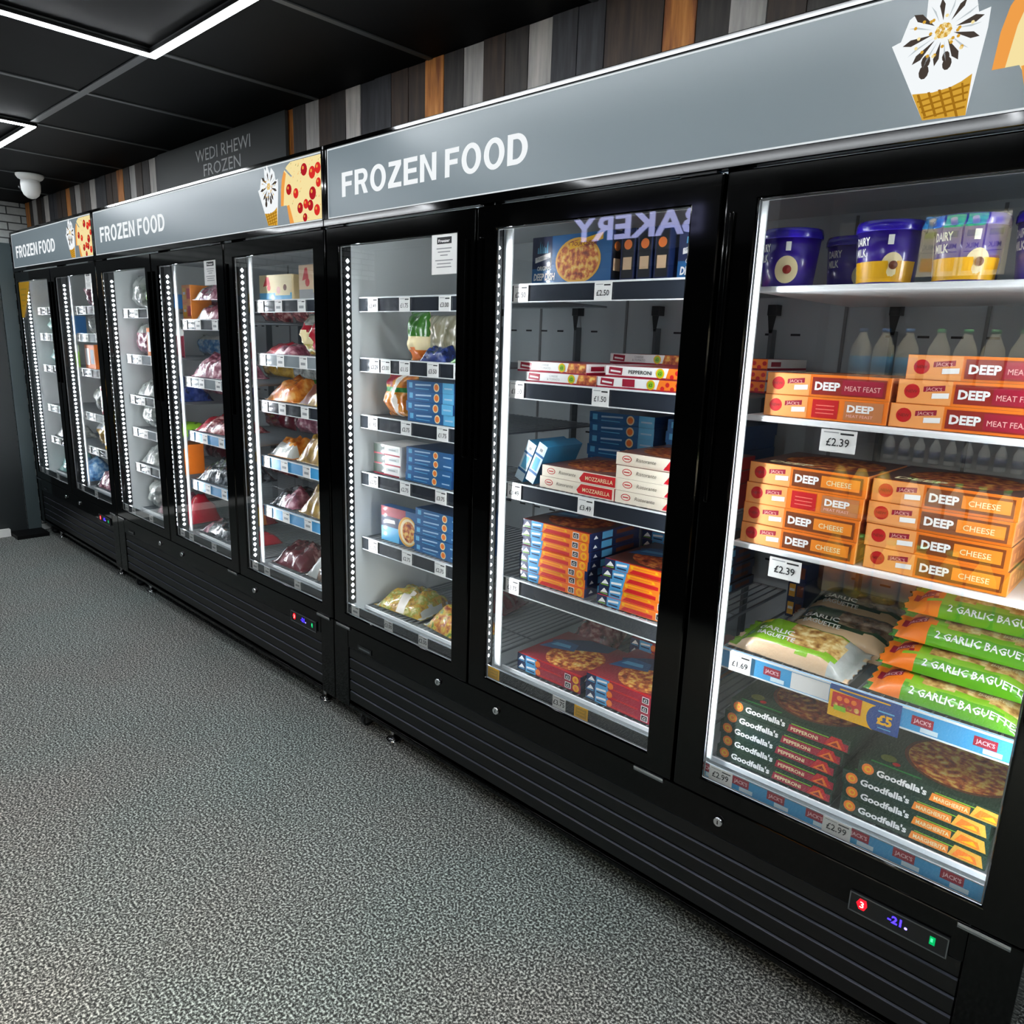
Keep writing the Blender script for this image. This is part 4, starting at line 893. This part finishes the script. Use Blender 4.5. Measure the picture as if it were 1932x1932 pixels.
# --- third door
G = 'bags on second shelf of third door'
put('frozen_food_bag', bag(.095, .16, .05, 11, [(0,1,.5,1,FGR),(0,1,0,.25,ORG2)], CREAM, stand=True), .268, .170, 1.3595, 0, 'upright cream and green bag beside a clear beige pack', 'bag', G)
put('frozen_food_bag', bag(.19, .155, .05, 12, [(0,1,.0,.2,PLA)], RAMP('pack_beige', [(.3,'#8f8a70'),(.5,'#b8b296'),(.7,'#dad6c0')], 14, .2, stretch=(6,.4,.4), coat=1.), stand=True), .270, .275, 1.3595, 0, 'upright clear bag of pale strips behind the blue bag', 'bag', G)
put('frozen_food_bag', bag(.11, .10, .055, 13, [], FNV), .390, .135, 1.3595, .2, 'small shiny navy bag lying at the shelf front', 'bag', G)
put('frozen_food_bag', bag(.13, .10, .035, 14, [(0,1,.4,1,FRE)], FGR), .528, .135, 1.3595, -.1, 'flat green and red bag lying beside the navy bag', 'bag', G)
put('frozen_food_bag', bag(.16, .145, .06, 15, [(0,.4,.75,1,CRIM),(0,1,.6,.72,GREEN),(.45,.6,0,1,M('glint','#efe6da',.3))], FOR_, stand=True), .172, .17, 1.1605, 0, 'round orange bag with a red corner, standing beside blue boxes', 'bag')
stack('food_box', blue_box(0), 4, .385, .132, 1.1605, .0335, '@ box of the blue stack beside the round orange bag', 'box', 'blue ready meal boxes')
stack('food_box', snack_box(.150, .036, .15, 'white', 'dark_green', 'crimson', 'white'), 3, .152, .132, .9535, .036, '@ box of the little white stack with dark green ends', 'box', 'small white boxes')
stack('food_box', blue_box(1), 4, .378, .132, .9535, .029, '@ box of the blue stack beside the little white boxes', 'box', 'blue ready meal boxes')
put('food_box', snack_box(.20, .128, .04, 'pack_blue', 'white', 'white', 'pasta'), .208, .145, .7085, .03, 'upright meal box with red top and a round pasta picture', 'box')
stack('food_box', blue_box(2), 5, .428, .132, .7085, .031, '@ box of the blue stack beside the upright pasta meal box', 'box', 'blue ready meal boxes')
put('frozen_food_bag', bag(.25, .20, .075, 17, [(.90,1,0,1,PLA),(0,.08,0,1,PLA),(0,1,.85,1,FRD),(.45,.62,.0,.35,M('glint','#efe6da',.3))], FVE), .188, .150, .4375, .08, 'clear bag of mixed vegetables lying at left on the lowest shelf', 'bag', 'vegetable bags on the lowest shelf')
put('frozen_food_bag', bag(.22, .18, .085, 18, [(0,.1,0,1,PLA),(.1,.9,.4,.7,FVE)], FOODMIX), .455, .135, .4375, -.1, 'clear bag of mixed vegetables lying at right on the lowest shelf', 'bag', 'vegetable bags on the lowest shelf')
put('frozen_food_bag', bag(.24, .18, .06, 19, [], FRD), .360, .400, .4375, .2, 'dark red bag at the back behind the vegetable bags', 'bag')

# --- fourth door (right bay of the middle freezer)
put('food_box', snack_box(.235, .100, .09, 'cream', 'sky_blue', 'red', 'lolly'), -.575, .135, 1.5645, .04, 'cream and blue lolly box, shorter of two on the top shelf', 'box', 'lolly boxes')
put('food_box', snack_box(.20, .128, .09, 'beige', 'tag_grey', 'red', 'lolly'), -.295, .135, 1.5645, 0, 'taller beige and grey lolly box on the top shelf', 'box', 'lolly boxes')
put('frozen_food_bag', bag(.215, .19, .05, 21, [(0,.5,0,.6,FRE)], FPK), -.580, .135, 1.3515, .05, 'red and pink bag lying flat below the lolly boxes', 'bag')
put('frozen_food_bag', bag(.20, .165, .07, 22, [(.55,1,0,1,FRE),(0,1,.75,1,FGY),(.15,.5,0,.3,FVE),(.1,.5,.3,.6,CREAM)], FRE, stand=True), -.355, .18, 1.3515, 0, 'upright red and white bag beside the flat pink one', 'bag')
G = 'orange and mustard food bags'
put('frozen_food_bag', bag(.215, .22, .10, 23, [(.6,1,.6,1,FGR)], FOR_), -.578, .135, 1.1585, .03, 'left of two orange bags on the middle shelf of the fourth door', 'bag', G)
put('frozen_food_bag', bag(.22, .22, .09, 24, [(0,.4,0,.4,BROWN)], FMU), -.335, .135, 1.1585, -.05, 'right of two orange bags on the middle shelf, darker one', 'bag', G)
put('frozen_food_bag', bag(.185, .2, .08, 25, [(0,1,0,.2,PLA)], FOR_), -.590, .135, .9225, .04, 'pale orange bag left of the big mustard bag', 'bag', G)
put('frozen_food_bag', bag(.27, .22, .14, 26, [(0,1,.65,1,FRE)], FMU), -.335, .135, .9225, -.04, 'big mustard bag with a red top end', 'bag', G)
put('frozen_food_bag', bag(.185, .2, .08, 27, [(.5,1,0,.5,FPK)], FDK), -.590, .135, .7045, .04, 'black and pink bag left of a tall mustard bag', 'bag', G)
put('frozen_food_bag', bag(.27, .22, .13, 28, [], FMU), -.335, .135, .7045, -.05, 'tall plain mustard bag above the lowest shelf', 'bag', G)
put('frozen_food_bag', bag(.23, .22, .09, 29, [(0,1,.4,.6,FME)], FRD), -.572, .135, .4375, .04, 'dark red meat bag on the lowest shelf, left', 'bag', 'bags on lowest shelf of fourth door')
put('frozen_food_bag', bag(.23, .22, .11, 30, [(0,.4,0,.3,PLA)], FBR), -.315, .135, .4375, -.05, 'brown clear bag on the lowest shelf, right of the dark red one', 'bag', 'bags on lowest shelf of fourth door')
put('frozen_food_bag', bag(.27, .2, .07, 31, [], FRD), -.500, .410, .4375, .1, 'dark red bag at back of the lowest shelf, fourth door', 'bag', 'bags on lowest shelf of fourth door')
put('frozen_food_bag', bag(.24, .18, .10, 32, [], FNV), -.600, .390, 1.1585, .1, 'navy bag at back left behind the orange bags', 'bag')
put('frozen_food_bag', bag(.26, .2, .12, 33, [], FNV), -.590, .385, .9225, .1, 'navy bag at back behind the pale orange bag', 'bag')

# --- fifth door (middle bay)
G = 'orange and red boxes on top shelf of the fifth door'
for k in range(2): put('food_box', snack_box(.095, .08, .1, 'orange', 'yellow', 'red', 'x'), -1.405, .135, 1.4875 + .0805*k, 0, ('lower', 'upper')[k] + ' yellow and orange box stacked at left on the top shelf', 'box', G)
for k in range(2): put('frozen_food_bag', bag(.24, .16, .075, 40+k, [(0,.3,0,1,FGY)], FPK), -1.210, .135, 1.4875 + .088*k, .05*k, ('lower', 'upper')[k] + ' clear and pink bag beside the yellow orange boxes', 'bag', 'stacked clear and pink bags')
put('frozen_food_bag', bag(.30, .24, .12, 42, [(0,.3,.4,1,FGY)], FPK), -1.235, .135, 1.2185, .1, 'pink meat bag piled on the second shelf of the fifth door', 'bag')
put('frozen_food_bag', bag(.30, .24, .08, 43, [(0,.35,0,1,FRE)], FME), -1.250, .135, .9555, .1, 'red and pink meat bag above the dark clear bag', 'bag')
put('frozen_food_bag', bag(.31, .26, .11, 44, [(0,.1,0,1,PLA)], FDK), -1.240, .135, .7105, .1, 'dark clear bag on the lowest raised shelf of the fifth door', 'bag')
G = 'bags on lowest shelf of the fifth door'
put('frozen_food_bag', bag(.16, .14, .10, 45, [(0,1,0,.4,YEL),(0,1,.4,.55,ORG2)], FRE), -1.375, .365, .4375, .1, 'red and yellow bag standing behind the dark bag', 'bag', G)
put('frozen_food_bag', bag(.30, .19, .07, 46, [(0,.3,0,.4,FPK)], FDK), -1.270, .135, .4375, 0, 'long dark bag along the front of the lowest shelf', 'bag', G)
put('frozen_food_bag', bag(.14, .2, .06, 47, [], FRE), -.92 - .10, .135, .4375, -.1, 'small red bag at right end of the lowest shelf', 'bag', G)

# --- sixth, seventh and eighth doors: small in the photo
def row(door, xs, z, items, shelf):
    for k, (kind, ma, w_, h_, word) in enumerate(items):
        h_ = h_ * 1.2; x = xs + sum(i[2] + .012 for i in items[:k]) + w_/2
        pos = ('left', 'middle', 'right')[k] if len(items) == 3 else ('left', 'right')[k] if len(items) == 2 else 'single'
        if kind == 'bag': put('frozen_food_bag', bag(w_, .18, h_, x*7, [], ma, nx=16, ny=10), x, .135, z + .0005, .05, f'{word} bag, {pos} item on the {shelf} shelf of the {door} door', 'bag', f'items on shelves of the {door} door')
        elif kind == 'up': put('frozen_food_bag', bag(w_, h_, .06, x*5, [(0,1,.7,1,PLA)], ma, stand=True, nx=16, ny=10), x, .170, z + .0005, 0, f'upright {word} bag, {pos} item on the {shelf} shelf of the {door} door', 'bag', f'items on shelves of the {door} door')
        else: put('food_box', snack_box(w_, h_, .12, ma.name, 'white', 'tag_grey', 'x'), x, .135, z + .0005, 0, f'{word} box, {pos} item on the {shelf} shelf of the {door} door', 'box', f'items on shelves of the {door} door')
SHN = ['top', 'second', 'third', 'fourth', 'fifth', 'lowest']
x6 = -2.184 + .052
for z, it, s_ in ((1.54, [('up',FGY,.17,.15,'clear grey'),('up',FLI,.14,.15,'lime green'),('box',PBLUE,.18,.06,'blue')], 0), (1.30, [('up',FPK,.2,.14,'pink'),('box',ORG2,.12,.12,'orange'),('up',FRD,.18,.13,'dark red')], 1), (1.08, [('bag',FGY,.26,.08,'pale grey'),('box',NAVY,.17,.10,'navy'),('bag',FNV,.12,.07,'navy film')], 2),
                  (.90, [('up',FGY,.22,.12,'silver'),('up',FVE,.17,.11,'olive'),('bag',FLI,.15,.06,'lime')], 3), (.70, [('bag',FGY,.22,.1,'pale'),('up',BEIGE,.16,.12,'beige'),('box',ORG2,.14,.13,'bright orange')], 4), (.437, [('up',FGY,.17,.13,'whitish'),('bag',FPK,.24,.12,'pink meat'),('bag',FRE,.15,.12,'red')], 5)):
    row('sixth', x6, z, it, SHN[s_])
x7 = XA + W2/2 + .050
for z, it, s_ in ((1.56, [('up',FPK,.2,.13,'pink'),('box',CRIM,.16,.10,'crimson'),('up',FRE,.2,.16,'red')], 0), (1.40, [('up',FGY,.2,.10,'clear'),('bag',FPK,.17,.07,'rose'),('box',SKY,.18,.08,'light blue')], 1), (1.19, [('box',ORG2,.17,.12,'orange'),('up',FMU,.17,.13,'mustard'),('box',YEL,.18,.14,'yellow')], 2),
                  (.92, [('up',FGY,.2,.13,'pale'),('box',CRIM,.13,.14,'crimson'),('up',BEIGE,.18,.16,'beige')], 3), (.705, [('up',FMU,.2,.13,'mustard'),('box',YEL,.14,.12,'yellow'),('bag',FRE,.2,.09,'red')], 4), (.437, [('bag',FPK,.24,.10,'pink'),('bag',FBL,.30,.14,'icy blue')], 5)):
    row('seventh', x7, z, it, SHN[s_])
x8 = XA + .052
for z, it, s_ in ((1.39, [('up',FAQ,.25,.12,'pale aqua'),('box',PBLUE,.2,.10,'blue')], 1), (1.18, [('up',FAQ,.25,.12,'aqua'),('up',FLI,.2,.12,'lime')], 2), (.687, [('bag',FGY,.3,.08,'grey')], 4), (.437, [('bag',FAQ,.3,.13,'aqua'),('bag',FBL,.28,.12,'blue')], 5)):
    row('farthest', x8, z, it, SHN[s_])

# ------------------------------------------------------------------ across the aisle: open chiller and bakery fascia (seen reflected in the doors)
OY = -1.99
t = empty('open_chiller', (2.1, OY, 0)); tag(t, 'open dairy chiller across the aisle, seen reflected in the nearest door', 'chiller'); cx = 2.1
INN = M('chiller_inner', '#23262a', .5); OSH = M('chiller_shelf', '#5a5c58', .5); OLED = EM('chiller_led', '#fff6e8', L_OPP)
x0, x1 = .90 - cx, 3.50 - cx
q = MB(); q.box(x0, x0+.04, -.80, .02, 0, 2.16, BLKM); q.box(x1-.04, x1, -.80, .02, 0, 2.16, BLKM); q.box(x0+.04, x1-.04, -.80, -.76, 0, 2.16, BLKM); q.box(x0+.04, x1-.04, -.76, .02, 2.06, 2.16, BLKM); q.box(x0+.04, x1-.04, -.76, .02, .02, .22, BLKM)
add('cabinet', q, t)
q = MB(); q.box(x0+.041, x1-.041, -.759, -.75, .221, 2.059, INN); add('back_panel', q, t)
OZ = (1.75, 1.31, .97, .70, .30)
for k, z in enumerate(OZ):
    q = MB(); q.box(x0+.045, x1-.045, -.748, -.03, z-.016, z-.001, OSH)
    sh = add('shelf', q, t)
    q = MB(); q.box(x0+.045, x1-.045, -.028, -.022, z-.042, z, INN); add('price_rail', q, sh)
    q = MB(); q.box(x0+.08, x1-.08, -.050, -.032, z-.028, z-.018, OLED); add('light_strip', q, sh)
q = MB(); q.box(x0+.08, x1-.08, -.09, -.03, 2.046, 2.058, EM('chiller_led_top', '#fff6e8', L_OPP * 2.6)); add('light_strip', q, t)
q = MB(); q.box(x0+.04, x1-.04, -.02, .019, 1.985, 2.059, BLKM); add('added_valance', q, t)  # unseen lip added to block the top strip's glare from the door reflections
CAR = M('milk_carton_white', '#efe6cf', .45)
@cached
def milk_carton(cap):
    q = MB(); a = .036; ma = MATS[cap]
    q.box(-a, a, -.072, 0, 0, .205, CAR); F = Fr((a, 0, 0), (-1, 0, 0), (0, 0, 1))
    q.poly([(-a,0,.205),(-a,-.036,.245),(a,-.036,.245),(a,0,.205)], ma); q.poly([(a,-.072,.205),(a,-.036,.245),(-a,-.036,.245),(-a,-.072,.205)], ma)
    q.poly([(a,0,.205),(a,-.036,.245),(a,-.072,.205)], CAR); q.poly([(-a,-.072,.205),(-a,-.036,.245),(-a,0,.205)], CAR); q.box(-a, a, -.038, -.034, .245, .258, ma)
    q.cyl((0, -.014, .220), (0, .002, .238), .013, 12, WHITE)
    q.rect(F, .012, .165, .060, .190, OLIVE, 1); q.text(F, .036, .120, .020, 'MILK', INK, 1, al='c', wid=.046, bold=.02); q.rect(F, .008, .105, .064, .108, INK, 1); q.rect(F, .012, .03, .060, .085, GOLD, 1)
    return q.mesh('milk_carton')
JUG = M('milk_jug', '#efe8cc', .35, coat=.3); JUGY = M('juice_yellow', '#e8c84a', .3, coat=.3)
@cached
def bottle(kind, h_):
    q = MB(); r = h_ * .19; body = {'milk': JUG, 'blue': JUG, 'yellow': JUGY, 'small': M('yoghurt_grey', '#c8ccc8', .4)}[kind]
    q.lathe([(r*.92, 0), (r, h_*.04), (r, h_*.55), (r*.92, h_*.66), (r*.45, h_*.86), (r*.36, h_*.90), (r*.36, h_*.93)], 18, body)
    q.lathe([(r*.42, h_*.93), (r*.42, h_)], 14, {'milk': GREEN, 'blue': PBLUE, 'yellow': GREEN, 'small': PBLUE}[kind])
    q.lathe([(r*1.01, h_*.18), (r*1.01, h_*.48)], 18, {'milk': WHITE, 'blue': SKY, 'yellow': ORG, 'small': NAVY}[kind])
    return q.mesh('bottle')
for k, c in enumerate(('pack_blue', 'green', 'green', 'white')): put('milk_carton', milk_carton(c), 1.262 + .080*k, OY - .14, 1.7505, 0, ('blue-topped milk carton', 'left of two green-topped milk cartons', 'right of two green-topped milk cartons', 'white-topped milk carton')[k] + ', reflected above the tubs in the nearest door', 'carton', 'milk cartons across the aisle')
for z, kind, h_, xs, lab in ((1.3105, 'blue', .235, [1.04 + .098*i for i in range(3)], 'blue-labelled milk bottle'), (1.3105, 'milk', .235, [1.36 + .10*i for i in range(8)], 'green-capped milk bottle'), (.9705, 'small', .115, [1.22 + .062*i for i in range(10)], 'small grey and navy bottle'),
                             (.7005, 'yellow', .235, [1.02 + .098*i for i in range(3)], 'yellow juice bottle'), (.7005, 'milk', .20, [1.34 + .09*i for i in range(7)], 'short milk bottle'), (.3005, 'yellow', .30, [1.04 + .125*i for i in range(7)], 'large yellow juice bottle')):
    for x in xs: put('bottle', bottle(kind, h_), x, OY - .15, z, 0, lab + ' on the chiller across the aisle, seen only as a reflection', 'bottle', lab + 's across the aisle')
t = empty('bakery_counter', (-.2, OY, 0)); tag(t, 'dark bakery counter with lit BAKERY fascia, mirrored in the second door', 'counter')
q = MB(); q.box(-.85, .85, -.7, 0, 0, .95, M('counter_dark', '#15120f', .5)); q.box(-.85, .85, -.7, -.66, .95, 1.93, BLKP); q.box(-.85, -.80, -.66, 0, .95, 1.93, BLKP); q.box(.80, .85, -.66, 0, .95, 1.93, BLKP); add('cabinet', q, t)
q = MB(); q.box(-.85, .85, -.7, .0, 1.931, 2.21, M('fascia_dark', '#1a1d20', .4)); add('fascia', q, t)
q = MB(); F = Fr((0, .012, 0), (-1, 0, 0), (0, 0, 1)); F0 = MB(); q.text(F, -.47, 2.0, .125, 'BAKERY', EM('bakery_lit', '#b9bdf4', 4.6), 1, bold=.03, wid=.83); q.box(-.36, .47, .0005, .006, 2.045, 2.055, DKP); add('lettering', q, t)

# back rows seen past the front items in the small far doors
rb = random.Random(11); fl = [FPK, FRD, FGY, FMU, FNV, FBL, FOR_, FME, FRE]; nm = ['pink', 'dark red', 'grey', 'mustard', 'navy', 'pale blue', 'orange', 'meat-coloured', 'red']
for X_, door, zs in ((-1.457 + .05, 'fifth', (1.487, 1.218, .955, .710)), (-2.184 + .05, 'sixth', (1.54, 1.30, 1.08, .70)), (XA + W2/2 + .05, 'seventh', (1.56, 1.19, .92, .705)), (XA + .05, 'farthest', (1.39, 1.18, .91, .687))):
    for z in zs:
        for k in range(2):
            c = rb.randrange(9); hh = rb.uniform(.10, .14)
            put('frozen_food_bag', bag(.27, hh, .07, rb.uniform(1, 50), [(0, 1, .8, 1, PLA)], fl[c], stand=True, nx=14, ny=9), X_ + .15 + .30*k, .50, z + .0005, 0, f'{nm[c]} bag in the {("left", "right")[k]} back row of the {door} door, {dict(zip(zs, ("top", "upper middle", "lower middle", "low")))[z]} shelf', 'bag', f'back row bags of the {door} door')
